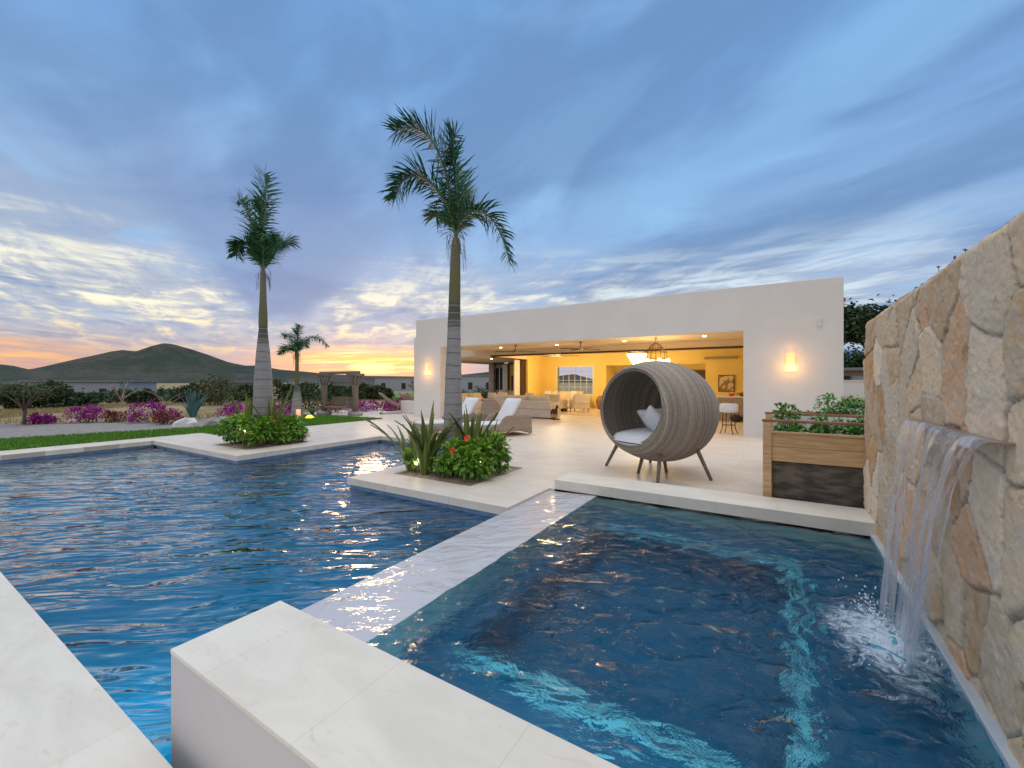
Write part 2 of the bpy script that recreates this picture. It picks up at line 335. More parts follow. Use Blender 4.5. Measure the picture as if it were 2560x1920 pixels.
# ---------------- water: refraction + fresnel reflection, rippled by bump on top of the mesh's own waves
def water(name, tint, ang, sc, stretch, strength, dist=.04, extra=0, fk=1.65):
    m = bpy.data.materials.new(name); m.use_nodes = True; nt = m.node_tree; g = N(nt)
    nt.nodes.remove(nt.nodes['Principled BSDF']); out = nt.nodes['Material Output']
    v = coords(g)
    mp = g.node('ShaderNodeMapping'); g.put(mp.inputs['Vector'], v); mp.inputs['Rotation'].default_value = (0, 0, -ang)
    p = g.vm('MULTIPLY', mp.outputs[0], (stretch, 1, 1))
    n1 = g.noise(p, sc, 2, .45, .35)
    n2 = g.noise(g.vm('ADD', p, (3, 7, 1)), sc * 2.3, 2, .5, .3)
    big = g.noise(v, .7, 2)
    n3 = g.noise(g.vm('ADD', p, (11, 2, 5)), sc * .8, 3, .5, .5)
    rd = g.m('POWER', g.m('SUBTRACT', 1.0, g.m('ABSOLUTE', g.m('MULTIPLY', g.m('SUBTRACT', n3, .5), 3.2)), clamp=True), 2.5)
    h = g.m('ADD', g.m('ADD', g.m('MULTIPLY', n1, .8), g.m('MULTIPLY', n2, .30)), g.m('MULTIPLY', rd, .42))
    h = g.m('MULTIPLY', h, g.step(big, .3, .65, .65, 1.15))
    if extra: h = g.m('ADD', h, g.m('MULTIPLY', g.noise(v, extra, 5, .6, .6), .5))
    bn = g.node('ShaderNodeBump'); bn.inputs['Strength'].default_value = strength; bn.inputs['Distance'].default_value = dist
    g.put(bn.inputs['Height'], h)
    fr = g.node('ShaderNodeFresnel'); fr.inputs['IOR'].default_value = 1.33; g.put(fr.inputs['Normal'], bn.outputs[0])
    gl = g.node('ShaderNodeBsdfGlossy'); gl.inputs['Roughness'].default_value = .03; g.put(gl.inputs['Normal'], bn.outputs[0])
    rf = g.node('ShaderNodeBsdfRefraction'); rf.inputs['IOR'].default_value = 1.33; rf.inputs['Roughness'].default_value = .0
    rf.inputs['Color'].default_value = tint + (1,); g.put(rf.inputs['Normal'], bn.outputs[0])
    mx = g.node('ShaderNodeMixShader'); g.put(mx.inputs[0], g.m('MULTIPLY', fr.outputs[0], fk, clamp=True))
    nt.links.new(rf.outputs[0], mx.inputs[1]); nt.links.new(gl.outputs[0], mx.inputs[2]); nt.links.new(mx.outputs[0], out.inputs['Surface'])
    return m
M['water'] = water('pool_water', (.55, .93, 1.0), R(38), 3.4, .28, 1.0, .066, 0, 2.1)
M['spawater'] = water('spa_water', (.55, .93, 1.0), R(25), 3.6, .5, 1.0, .065, 8, 1.0)
def tile(name, a, b, s=24):
    m = bpy.data.materials.new(name); m.use_nodes = True; g = N(m.node_tree)
    bs = m.node_tree.nodes['Principled BSDF']; v = coords(g)
    vo = g.node('ShaderNodeTexVoronoi', feature='F1', distance='CHEBYCHEV'); g.put(vo.inputs['Vector'], v); vo.inputs['Scale'].default_value = s
    vo.inputs['Randomness'].default_value = .05
    c = g.mix(vo.outputs['Color'], a, b); g.put(bs.inputs['Base Color'], g.mix(.5, c, g.mix(g.noise(v, 1.2, 4), a, b)))
    bs.inputs['Roughness'].default_value = .4
    return m
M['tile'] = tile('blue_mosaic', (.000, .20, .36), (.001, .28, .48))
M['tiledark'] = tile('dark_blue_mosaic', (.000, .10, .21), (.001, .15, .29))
M['stripe'] = tile('pale_aqua_mosaic', (.26, .62, .74), (.46, .82, .90))

def sheet(name, vscale, white=(.8, .85, .95)):
    m = bpy.data.materials.new(name); m.use_nodes = True; nt = m.node_tree; g = N(nt)
    nt.nodes.remove(nt.nodes['Principled BSDF']); out = nt.nodes['Material Output']
    a = g.node('ShaderNodeAttribute', attribute_name='uvs'); s = g.node('ShaderNodeSeparateXYZ'); g.put(s.inputs[0], a.outputs['Vector'])
    u, v2 = s.outputs[0], s.outputs[1]
    p = g.comb(g.m('MULTIPLY', u, 3.6), g.m('MULTIPLY', v2, vscale), s.outputs[2])
    n = g.noise(p, 1.6, 6, .65, .6)
    tr = g.node('ShaderNodeBsdfTransparent'); tr.inputs['Color'].default_value = (.97, .98, 1, 1)
    df = g.node('ShaderNodeBsdfDiffuse'); df.inputs['Color'].default_value = white + (1,)
    tl = g.node('ShaderNodeBsdfTranslucent'); tl.inputs['Color'].default_value = white + (1,)
    gl = g.node('ShaderNodeBsdfGlossy'); gl.inputs['Roughness'].default_value = .06
    bn = g.node('ShaderNodeBump'); bn.inputs['Strength'].default_value = .8; bn.inputs['Distance'].default_value = .02; g.put(bn.inputs['Height'], n)
    for q in (df, tl, gl): g.put(q.inputs['Normal'], bn.outputs[0])
    m1 = g.node('ShaderNodeMixShader'); m1.inputs[0].default_value = .5; nt.links.new(df.outputs[0], m1.inputs[1]); nt.links.new(tl.outputs[0], m1.inputs[2])
    m2 = g.node('ShaderNodeMixShader'); m2.inputs[0].default_value = .35; nt.links.new(m1.outputs[0], m2.inputs[1]); nt.links.new(gl.outputs[0], m2.inputs[2])
    edge = g.m('MULTIPLY', g.step(u, 0, .12), g.step(u, 1, .88))
    f = g.m('MULTIPLY', g.m('ADD', g.m('MULTIPLY', g.step(n, .41, .66), .82), .15), edge)
    f = g.m('ADD', f, g.m('MULTIPLY', g.m('SUBTRACT', 1.0, edge), .28))
    m3 = g.node('ShaderNodeMixShader'); g.put(m3.inputs[0], f); nt.links.new(tr.outputs[0], m3.inputs[1]); nt.links.new(m2.outputs[0], m3.inputs[2])
    nt.links.new(m3.outputs[0], out.inputs['Surface'])
    return m
M['fall'] = sheet('falling_water', .8)
def foam_mat():
    m = bpy.data.materials.new('foam'); m.use_nodes = True; nt = m.node_tree; g = N(nt)
    b = nt.nodes['Principled BSDF']; b.inputs['Base Color'].default_value = (.58, .72, .84, 1); b.inputs['Roughness'].default_value = .6
    out = nt.nodes['Material Output']; v = coords(g)
    a = g.node('ShaderNodeAttribute', attribute_name='rnd')
    n = g.noise(v, 9, 10, .72, 2.2)
    f = g.m('MULTIPLY', g.step(g.m('ADD', n, g.m('MULTIPLY', a.outputs['Fac'], .40)), .58, .95), .85)
    tr = g.node('ShaderNodeBsdfTransparent')
    mx = g.node('ShaderNodeMixShader'); g.put(mx.inputs[0], f); nt.links.new(tr.outputs[0], mx.inputs[1]); nt.links.new(b.outputs[0], mx.inputs[2])
    nt.links.new(mx.outputs[0], out.inputs['Surface'])
    return m
M['foam'] = foam_mat()
def wetfilm():
    # stone spillway under a millimetre of running water
    m = bpy.data.materials.new('wet_spillway'); m.use_nodes = True; g = N(m.node_tree)
    b = m.node_tree.nodes['Principled BSDF']; v = coords(g)
    g.put(b.inputs['Base Color'], g.mix(g.noise(v, 2, 4), (.50, .51, .56), (.60, .60, .63)))
    b.inputs['Roughness'].default_value = .06; b.inputs['Specular IOR Level'].default_value = .5
    b.inputs['Coat Weight'].default_value = .6; b.inputs['Coat Roughness'].default_value = .03
    mp = g.node('ShaderNodeMapping'); g.put(mp.inputs['Vector'], v); mp.inputs['Rotation'].default_value = (0, 0, -R(38))
    n = g.noise(g.vm('MULTIPLY', mp.outputs[0], (.5, 1, 1)), 6, 4, .55, .5)
    bn = g.node('ShaderNodeBump'); bn.inputs['Strength'].default_value = 1; bn.inputs['Distance'].default_value = .035; g.put(bn.inputs['Height'], n)
    g.put(b.inputs['Normal'], bn.outputs[0]); g.put(b.inputs['Coat Normal'], bn.outputs[0])
    return m
M['wet'] = wetfilm()
# ------------------------------------------------------------------ mesh building
class MB:
    def __init__(s): s.v = []; s.f = []; s.r = []
    def add(s, vs, fs, r=None):
        o = len(s.v); s.v += [tuple(p) for p in vs]; s.f += [tuple(i + o for i in q) for q in fs]
        s.r += [random.random() if r is None else r] * len(vs)
    def box(s, x0, y0, z0, x1, y1, z1, r=None):
        s.add([(x0,y0,z0),(x1,y0,z0),(x1,y1,z0),(x0,y1,z0),(x0,y0,z1),(x1,y0,z1),(x1,y1,z1),(x0,y1,z1)],
              [(0,3,2,1),(4,5,6,7),(0,1,5,4),(1,2,6,5),(2,3,7,6),(3,0,4,7)], r)
    def rbox(s, c, size, rot=(0,0,0), r=None):
        E = Matrix.Rotation(rot[2],3,'Z') @ Matrix.Rotation(rot[1],3,'Y') @ Matrix.Rotation(rot[0],3,'X')
        hx, hy, hz = size[0]/2, size[1]/2, size[2]/2
        P = [Vector(c) + E @ Vector((x*hx,y*hy,z*hz)) for z in (-1,1) for (x,y) in ((-1,-1),(1,-1),(1,1),(-1,1))]
        s.add(P, [(0,3,2,1),(4,5,6,7),(0,1,5,4),(1,2,6,5),(2,3,7,6),(3,0,4,7)], r)
    def prism(s, pts, h0, h1, axis='z'):
        n = len(pts)
        def q(p, h): return (p[0],p[1],h) if axis=='z' else ((p[0],h,p[1]) if axis=='y' else (h,p[0],p[1]))
        a = [q(p,h0) for p in pts] + [q(p,h1) for p in pts]
        fs = [tuple(range(n))[::-1], tuple(range(n,2*n))] + [(i,(i+1)%n,n+(i+1)%n,n+i) for i in range(n)]
        if axis == 'y': fs = [f[::-1] for f in fs]
        s.add(a, fs)
    def tube(s, path, rad, n=8, cap=True, r=None):
        path = [Vector(p) for p in path]; m = len(path)
        if not isinstance(rad,(list,tuple)): rad = [rad]*m
        T0 = (path[1]-path[0]).normalized()
        U = T0.orthogonal().normalized(); vs = []
        for i,p in enumerate(path):
            T = (path[min(i+1,m-1)]-path[max(i-1,0)]).normalized()
            U = (U - T*U.dot(T)).normalized(); W = T.cross(U)
            for k in range(n):
                a = 2*math.pi*k/n; vs.append(p+(U*math.cos(a)+W*math.sin(a))*rad[i])
        fs = [(i*n+k, i*n+(k+1)%n, (i+1)*n+(k+1)%n, (i+1)*n+k) for i in range(m-1) for k in range(n)]
        if cap: fs += [tuple(range(n))[::-1], tuple(range((m-1)*n, m*n))]
        s.add(vs, fs, r)
    def lathe(s, prof, c=(0,0,0), n=24, axis='z', r=None):
        vs = []; m = len(prof)
        for (rr,h) in prof:
            for k in range(n):
                a = 2*math.pi*k/n; x,y = rr*math.cos(a), rr*math.sin(a)
                vs.append((c[0]+x,c[1]+y,c[2]+h) if axis=='z' else ((c[0]+h,c[1]+x,c[2]+y) if axis=='x' else (c[0]+y,c[1]+h,c[2]+x)))
        fs = [(i*n+k, i*n+(k+1)%n, (i+1)*n+(k+1)%n, (i+1)*n+k) for i in range(m-1) for k in range(n)]
        fs += [tuple(range(n))[::-1], tuple(range((m-1)*n, m*n))]
        s.add(vs, fs, r)
    def ell(s, c, rad, n=12, m=8, jit=0, r=None, rot=0):
        vs = []; cr, sr = math.cos(rot), math.sin(rot)
        for i in range(m+1):
            t = math.pi*i/m
            for k in range(n):
                a = 2*math.pi*k/n; j = 1+random.uniform(-jit,jit)
                x,y,z = rad[0]*math.sin(t)*math.cos(a)*j, rad[1]*math.sin(t)*math.sin(a)*j, -rad[2]*math.cos(t)*j
                vs.append((c[0]+x*cr-y*sr, c[1]+x*sr+y*cr, c[2]+z))
        fs = [(i*n+k, i*n+(k+1)%n, (i+1)*n+(k+1)%n, (i+1)*n+k) for i in range(m) for k in range(n)]
        s.add(vs, fs, r)
    def leaf(s, p, d, up, L, W, r=None, fold=.25):
        d = Vector(d).normalized(); side = d.cross(Vector(up))
        side = side.normalized() if side.length > 1e-4 else d.orthogonal().normalized()
        nrm = side.cross(d); p = Vector(p)
        s.add([p, p+d*L*.45+side*W*.5+nrm*W*fold, p+d*L*.5, p+d*L*.45-side*W*.5+nrm*W*fold, p+d*L-nrm*L*.12],
              [(0,1,2),(0,2,3),(2,1,4),(2,4,3)], r)
    def build(s, name, m, parent=None, smooth=False, off=None, bevel=0, seg=2, angle=None):
        me = bpy.data.meshes.new(name)
        vs = s.v
        if off is not None: vs = [(x-off[0],y-off[1],z-off[2]) for x,y,z in vs]
        me.from_pydata(vs, [], s.f); me.update()
        me.materials.append(m)
        at = me.attributes.new('rnd','FLOAT','POINT'); at.data.foreach_set('value', np.array(s.r, dtype=np.float32))
        if smooth: me.polygons.foreach_set('use_smooth', [True]*len(me.polygons))
        o = bpy.data.objects.new(name, me); col.objects.link(o)
        if parent: o.parent = parent
        if bevel:
            b = o.modifiers.new('bevel','BEVEL'); b.width = bevel; b.segments = seg; b.limit_method = 'ANGLE'
        return o
def tag(o, label=None, cat=None, group=None, kind=None):
    if label: o['label'] = label
    if cat: o['category'] = cat
    if group: o['group'] = group
    if kind: o['kind'] = kind
    return o
def thing(name, label, cat, loc=(0,0,0), rz=0, group=None):
    o = bpy.data.objects.new(name, None); col.objects.link(o); o.empty_display_size = .1
    o.location = loc; o.rotation_euler = (0,0,rz)
    return tag(o, label, cat, group)
def clone(root, loc, rz, label, group=None):
    r = root.copy(); col.objects.link(r); r.location = loc; r.rotation_euler = (0,0,rz); r['label'] = label
    if group: r['group'] = group
    for ch in root.children:
        c = ch.copy(); col.objects.link(c); c.parent = r
        for gch in ch.children:
            d = gch.copy(); col.objects.link(d); d.parent = c
    return r
def lamp(name, loc, power, color, radius=.1, parent=None, kind='POINT', rot=None, spot=None, size=None):
    l = bpy.data.lights.new(name, kind); l.energy = power; l.color = color
    if kind in ('POINT','SPOT'): l.shadow_soft_size = radius
    if kind == 'SPOT': l.spot_size = spot or R(120); l.spot_blend = .6
    if kind == 'AREA': l.shape = 'DISK'; l.size = size or .2
    o = bpy.data.objects.new(name, l); col.objects.link(o); o.location = loc
    if rot: o.rotation_euler = rot
    if parent: o.parent = parent
    return o
def smooth_path(P, n=8):
    P = [Vector(p) for p in P]; out = []
    for i in range(len(P)-1):
        p0,p1,p2,p3 = P[max(i-1,0)],P[i],P[i+1],P[min(i+2,len(P)-1)]
        for k in range(n):
            t = k/n
            out.append(.5*((2*p1)+(p2-p0)*t+(2*p0-5*p1+4*p2-p3)*t*t+(3*p1-p0-3*p2+p3)*t**3))
    out.append(P[-1]); return out
def soft_box(x0,y0,z0,x1,y1,z1,puff=.02,n=6):
    """cushion: subdivided box with bulging faces"""
    b = MB(); idx = {}; vs = []; fs = []
    def vid(i,j,k):
        if (i,j,k) not in idx:
            u,v,w_ = i/n*2-1, j/n*2-1, k/2-0
            w_ = k/2*2-1
            bu = (1-u*u)*(1-v*v)
            e = .0
            sx = 1-.10*abs(v)**6*1 - .06*abs(w_); sy = 1-.10*abs(u)**6*0 - .06*abs(w_)
            hx,hy,hz = (x1-x0)/2,(y1-y0)/2,(z1-z0)/2
            X = (x0+x1)/2+u*hx*(1-.03*abs(w_)**2*abs(u)); Y = (y0+y1)/2+v*hy*(1-.03*abs(w_)**2)
            ed = max(abs(u),abs(v))**8
            Z = (z0+z1)/2+w_*hz*(1-.35*ed)+ (1 if w_>0 else (-1 if w_<0 else 0))*puff*bu
            idx[(i,j,k)] = len(vs); vs.append((X,Y,Z))
        return idx[(i,j,k)]
    for i in range(n):
        for j in range(n):
            fs.append((vid(i,j,2),vid(i+1,j,2),vid(i+1,j+1,2),vid(i,j+1,2)))
            fs.append((vid(i,j,0),vid(i,j+1,0),vid(i+1,j+1,0),vid(i+1,j,0)))
    for k in range(2):
        for i in range(n):
            fs.append((vid(i,0,k),vid(i+1,0,k),vid(i+1,0,k+1),vid(i,0,k+1)))
            fs.append((vid(i+1,n,k),vid(i,n,k),vid(i,n,k+1),vid(i+1,n,k+1)))
            fs.append((vid(0,i+1,k),vid(0,i,k),vid(0,i,k+1),vid(0,i+1,k+1)))
            fs.append((vid(n,i,k),vid(n,i+1,k),vid(n,i+1,k+1),vid(n,i,k+1)))
    b.add(vs,fs); return b
def xform(mb, Mx):
    mb.v = [tuple(Mx @ Vector(p)) for p in mb.v]; return mb

# ------------------------------------------------------------------ ground, hills
def ground_z(d):
    if d < 19: return -.12
    if d < 90: return -.12-(d-19)*.030
    return -.12-71*.030-(min(d,700)-90)*.004
def setting():
    # terrain sheet: polar grid reaching the horizon, open round the pool and terrace
    rr = [0.5,4,8,12,15,17,19,22,26,31,37,44,52,62,75,90,120,170,250,400,700,1500,4000]
    n = 72; vs = []; 
    for r_ in rr:
        for k in range(n):
            a = 2*math.pi*k/n; x,y = r_*math.cos(a), r_*math.sin(a)
            # mound the land only on the open western side; level yard to the east
            z = ground_z(r_) if x < 2 else -.12-.002*max(0,r_-30)
            if r_ < 14.5: z = -1.9
            if abs(x) < 12 and 0 < y < 26 and r_ > 4: z = min(z, -.3)
            if 20 < r_ < 60 and x < -12: z += .12*math.sin(x*.7+y*.3)*math.cos(y*.45-x*.2)
            vs.append((x,y,z))
    fs = [(i*n+k, i*n+(k+1)%n, (i+1)*n+(k+1)%n, (i+1)*n+k) for i in range(len(rr)-1) for k in range(n)]
    b = MB(); b.add(vs,fs); tag(b.build('ground', M['field'], smooth=True), kind='structure')
    # level yard between the lawn and the field, gravel bed
    b = MB(); b.prism([(-30,-8),(-13.6,-8),(-13.6,12),(-20,12.3),(-19.5,9.3),(-20.2,6.6),(-22.5,4.6),(-24.5,2.6)],-.5,-.055)
    tag(b.build('gravel_bed', M['gravel']), kind='structure')
    b = MB(); b.prism([(-26,2.0),(-24.5,3.0),(-22.5,5.0),(-20.2,7.0),(-19.5,9.3),(-19.6,12.3),(-19,18),(-24,24),(-30,20),(-34,10)],-.6,-.10)
    tag(b.build('dry_bed', M['field']), kind='structure')
    # green fairway strip far off
    b = MB(); b.prism([(-75,46),(-52,62),(-34,70),(-40,92),(-75,80),(-98,60)],-4,-1.72)
    tag(b.build('fairway', M['lawn']), kind='structure')
    # hills: ridge profile given as heading / elevation, built as a relief with depth
    def relief(name, prof, dist, mt, depth, seed, sub=260, rough=1.0):
        rs = np.random.default_rng(seed); A0,A1 = prof[0][0], prof[-1][0]
        vs=[]; rows=16
        ph = rs.uniform(0,6.28,(12,)); 
        for j in range(rows+1):
            t = j/rows
            for i in range(sub+1):
                A_ = A0+(A1-A0)*i/sub
                e = np.interp(A_, [p[0] for p in prof],[p[1] for p in prof])
                H = math.tan(R(e))*dist+1.5
                rad = dist-depth*(1-t)
                prof_t = (t**1.35)
                ns = sum(math.sin(A_*f*.9+ph[q]+2.2*math.sin(t*(2+q)+ph[q+5]))*.6**q for q,f in enumerate((.5,1.1,2.3,4.7,9.3)))*.5
                z = H*(prof_t+.10*ns*rough*(1-t)*t*t*1.6) + (H*.008*ns*t*rough) - 5*(1-t)
                az = R(122-A_); vs.append((rad*math.cos(az),rad*math.sin(az),z))
            
        for i in range(sub+1):
            x,y,z = vs[rows*(sub+1)+i]; vs.append((x*1.25,y*1.25,-60))
        fs=[(j*(sub+1)+i, j*(sub+1)+i+1,(j+1)*(sub+1)+i+1,(j+1)*(sub+1)+i) for j in range(rows+1) for i in range(sub)]
        b=MB(); b.add(vs,fs); tag(b.build(name,mt,smooth=True),kind='structure')
    def ae(x,y):
        A_=math.degrees(math.atan((x-1106)/918)); return (A_, math.degrees(math.atan((822-y)/918*math.cos(R(A_)))))
    ridge=[(-420,815),(-200,800),(-60,790),(0,786.7),(30,790),(63.5,798),(94,791.8),(150,779),(211,766),(240,759),(265,756),(294,759),(325,748),(353,741),(374,743),(410,753),(449,766),(494,782.7),(530,790),(555,789.5),(607,798.6),(664,803),(709,807.6),(800,812),(895,813),(960,812),(1001,809),(1060,803),(1100,806),(1180,815),(1240,808),(1290,822)]
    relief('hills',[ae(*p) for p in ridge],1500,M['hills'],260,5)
    ridge2=[(1500,815),(1650,790),(1760,770),(1822,757),(1850,756),(1875,762),(1920,755),(2000,750),(2200,770),(2500,800)]
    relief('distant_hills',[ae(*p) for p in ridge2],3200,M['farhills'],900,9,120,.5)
setting()

# ------------------------------------------------------------------ terrace, pools
WZ = -.16      # main pool water level
def decks():
    t = .10    # slab thickness shown above the pool
    b = MB()
    def slab(x0,y0,x1,y1,z1=0,z0=-t): b.box(x0,y0,z0,x1,y1,z1)
    # deck between the pool and the house, pieces meet end to end; beds left open
    slab(-13.1,4.25,-11.2,7.85); slab(-11.2,4.25,-9.75,4.75); slab(-11.2,6.2,-9.75,7.85); slab(-9.75,4.25,-9.1,7.85)
    slab(-5.64,4.22,-5.25,7.85); slab(-5.25,4.22,-3.7,4.8); slab(-5.25,6.3,-3.7,7.85); slab(-3.7,4.22,-2.7,7.85)
    slab(-13.1,7.85,1.6,11.5); slab(-18.5,11.5,-13.0,17); slab(-13.0,11.5,1.6,17.0); slab(-17.2,17,-11.8,24.2)
    slab(-2.7,5.3,1.6,7.85)
    tag(b.build('pool_deck', M['deck']), kind='structure')
    b = MB(); b.box(-9,-6,-t,.9,.70,0); tag(b.build('near_deck', M['coping']), kind='structure')
    b = MB(); b.box(-14,-6,-t,-13.2,4.25,0); b.box(-14,4.25,-t,-13.1,5.6,0)
    tag(b.build('far_coping', M['deck']), kind='structure')
    # structure below the slabs: waterline and basin
    b = MB()
    zb = -1.5
    def wall(x0,y0,x1,y1,zt=-t): b.box(x0,y0,zb,x1,y1,zt)
    wall(-13.9,-6,-13.23,4.28); wall(-13.1,4.28,-9.13,7.88); wall(-13.1,7.88,-1.9,9); wall(-5.61,4.25,-2.7,7.88)
    wall(-9,-6,-2.0,.67)
    tag(b.build('pool_walls', M['tilewall']), kind='structure')
    b = MB(); b.box(-14,-6,-1.6,-1.9,9,-1.45); tag(b.build('pool_floor', M['tile']), kind='structure')
    # spa basin: floor, bench ring with pale trim
    b = MB(); b.box(-2.0,1.1,-1.1,.85,5.4,-.95)
    b.box(-2.0,1.24,-.95,-1.75,5.3,-.42); b.box(-1.75,1.24,-.95,.82,2.15,-.42); b.box(.08,2.15,-.95,.82,5.3,-.42); b.box(-1.75,4.6,-.95,.08,5.3,-.42)
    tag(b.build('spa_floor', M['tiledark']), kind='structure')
    b = MB(); z0,z1=-.418,-.408
    b.box(-1.75,4.602,z0,.08,4.675,z1); b.box(.082,2.15,z0,.145,4.675,z1); b.box(-1.75,2.075,z0,.145,2.148,z1)
    o=b.build('bench_trim', M['stripe']); tag(o, kind='structure')
    # spillway between spa and pool
    b = MB(); b.prism([(-2.7,-.5),(-2.0,-.5),(-2.0,-.006),(-2.7,-.03)],1.2,5.3,axis='y'); b.box(-2.7,1.2,-1.4,-2.0,5.3,-.5)
    tag(b.build('spillway', M['wet'], bevel=.006), kind='structure')
    # raised copings
    b = MB(); b.box(-2.62,5.3,-1.0,.9,5.85,.13)
    tag(b.build('low_wall', M['coping'], bevel=.006), 'long low travertine kerb wall behind the spa, under the round woven chair', 'low wall')
    t = thing('low_wall','broad pale stone block wall in the foreground between pool and spa','low wall',(-.7,1.0,0))
    b = MB(); b.box(-1.497,-.232,-1.2,1.55,.238,.332); b.build('plaster_body', M['face'], t)
    b = MB(); b.box(-1.5,-.235,.333,1.55,.24,.354); o = b.build('stone_cap', M['coping'], t, bevel=.004)
    b = MB(); b.box(.755,1.24,-.9,.84,5.3,.025); tag(b.build('spa_ledge', mat('wet_plaster',(.52,.58,.62),.3,(.45,.52,.58),4), bevel=.005), kind='structure')
    # soil beds
    for (x0,y0,x1,y1) in ((-11.2,4.75,-9.75,6.2),(-5.25,4.8,-3.7,6.3)):
        n=26; b=MB(); vs=[]
        for i in range(n+1):
            for j in range(n+1):
                u,v=i/n,j/n; vs.append((x0+(x1-x0)*u,y0+(y1-y0)*v,-.035+.05*(1-(2*u-1)**4)*(1-(2*v-1)**4)+random.uniform(-.008,.008)))
        b.add(vs,[(i*(n+1)+j,(i+1)*(n+1)+j,(i+1)*(n+1)+j+1,i*(n+1)+j+1) for i in range(n) for j in range(n)])
        tag(b.build('soil_bed',M['soil'],smooth=True),kind='structure')
decks()

def wave_sheet(name, x0,y0,x1,y1,step,z,fn,mt, holes=()):
    xs=np.arange(x0,x1+step*.5,step); ys=np.arange(y0,y1+step*.5,step)
    X,Y=np.meshgrid(xs,ys,indexing='ij'); Z=z+fn(X,Y); nx,ny=X.shape
    V=np.stack([X,Y,Z],-1).reshape(-1,3)
    I=np.arange(nx*ny).reshape(nx,ny)
    F=np.stack([I[:-1,:-1],I[1:,:-1],I[1:,1:],I[:-1,1:]],-1).reshape(-1,4)
    me=bpy.data.meshes.new(name); me.from_pydata(V.tolist(),[],F.tolist()); me.update(); me.materials.append(mt)
    me.polygons.foreach_set('use_smooth',[True]*len(me.polygons))
    o=bpy.data.objects.new(name,me); col.objects.link(o); return o
def waves(seed, ang, spread, lam, amp, k=14):
    rs=np.random.default_rng(seed); comp=[]
    for i in range(k):
        l=lam*rs.uniform(.55,1.8); a=ang+rs.normal(0,spread); comp.append((2*math.pi/l*math.cos(a),2*math.pi/l*math.sin(a),rs.uniform(0,6.28),amp*l/lam*rs.uniform(.5,1)/math.sqrt(k)))
    def fn(X,Y):
        Z=0
        for kx,ky,p,a in comp: Z=Z+a*np.sin(kx*X+ky*Y+p+.6*np.sin(X*.9+Y*.7+p))
        return Z
    return fn
f1=waves(3,R(128),R(22),.30,.0045)
tag(wave_sheet('water',-13.6,-.2,-2.3,8.4,.035,WZ,f1,M['water']),kind='structure')
f2=waves(5,R(150),R(70),.24,.006,18)
def f2b(X,Y):
    r=np.hypot(X-.6,Y-3.3); return f2(X,Y)+ .016*np.exp(-(r/.75)**2)*np.sin(r*26+3*np.sin(X*17)+2*np.cos(Y*19)) + .008*np.exp(-(r/1.4)**2)*np.sin(r*30)
tag(wave_sheet('spa_water',-2.0,1.2,.80,5.31,.016,-.004,f2b,M['spawater']),kind='structure')

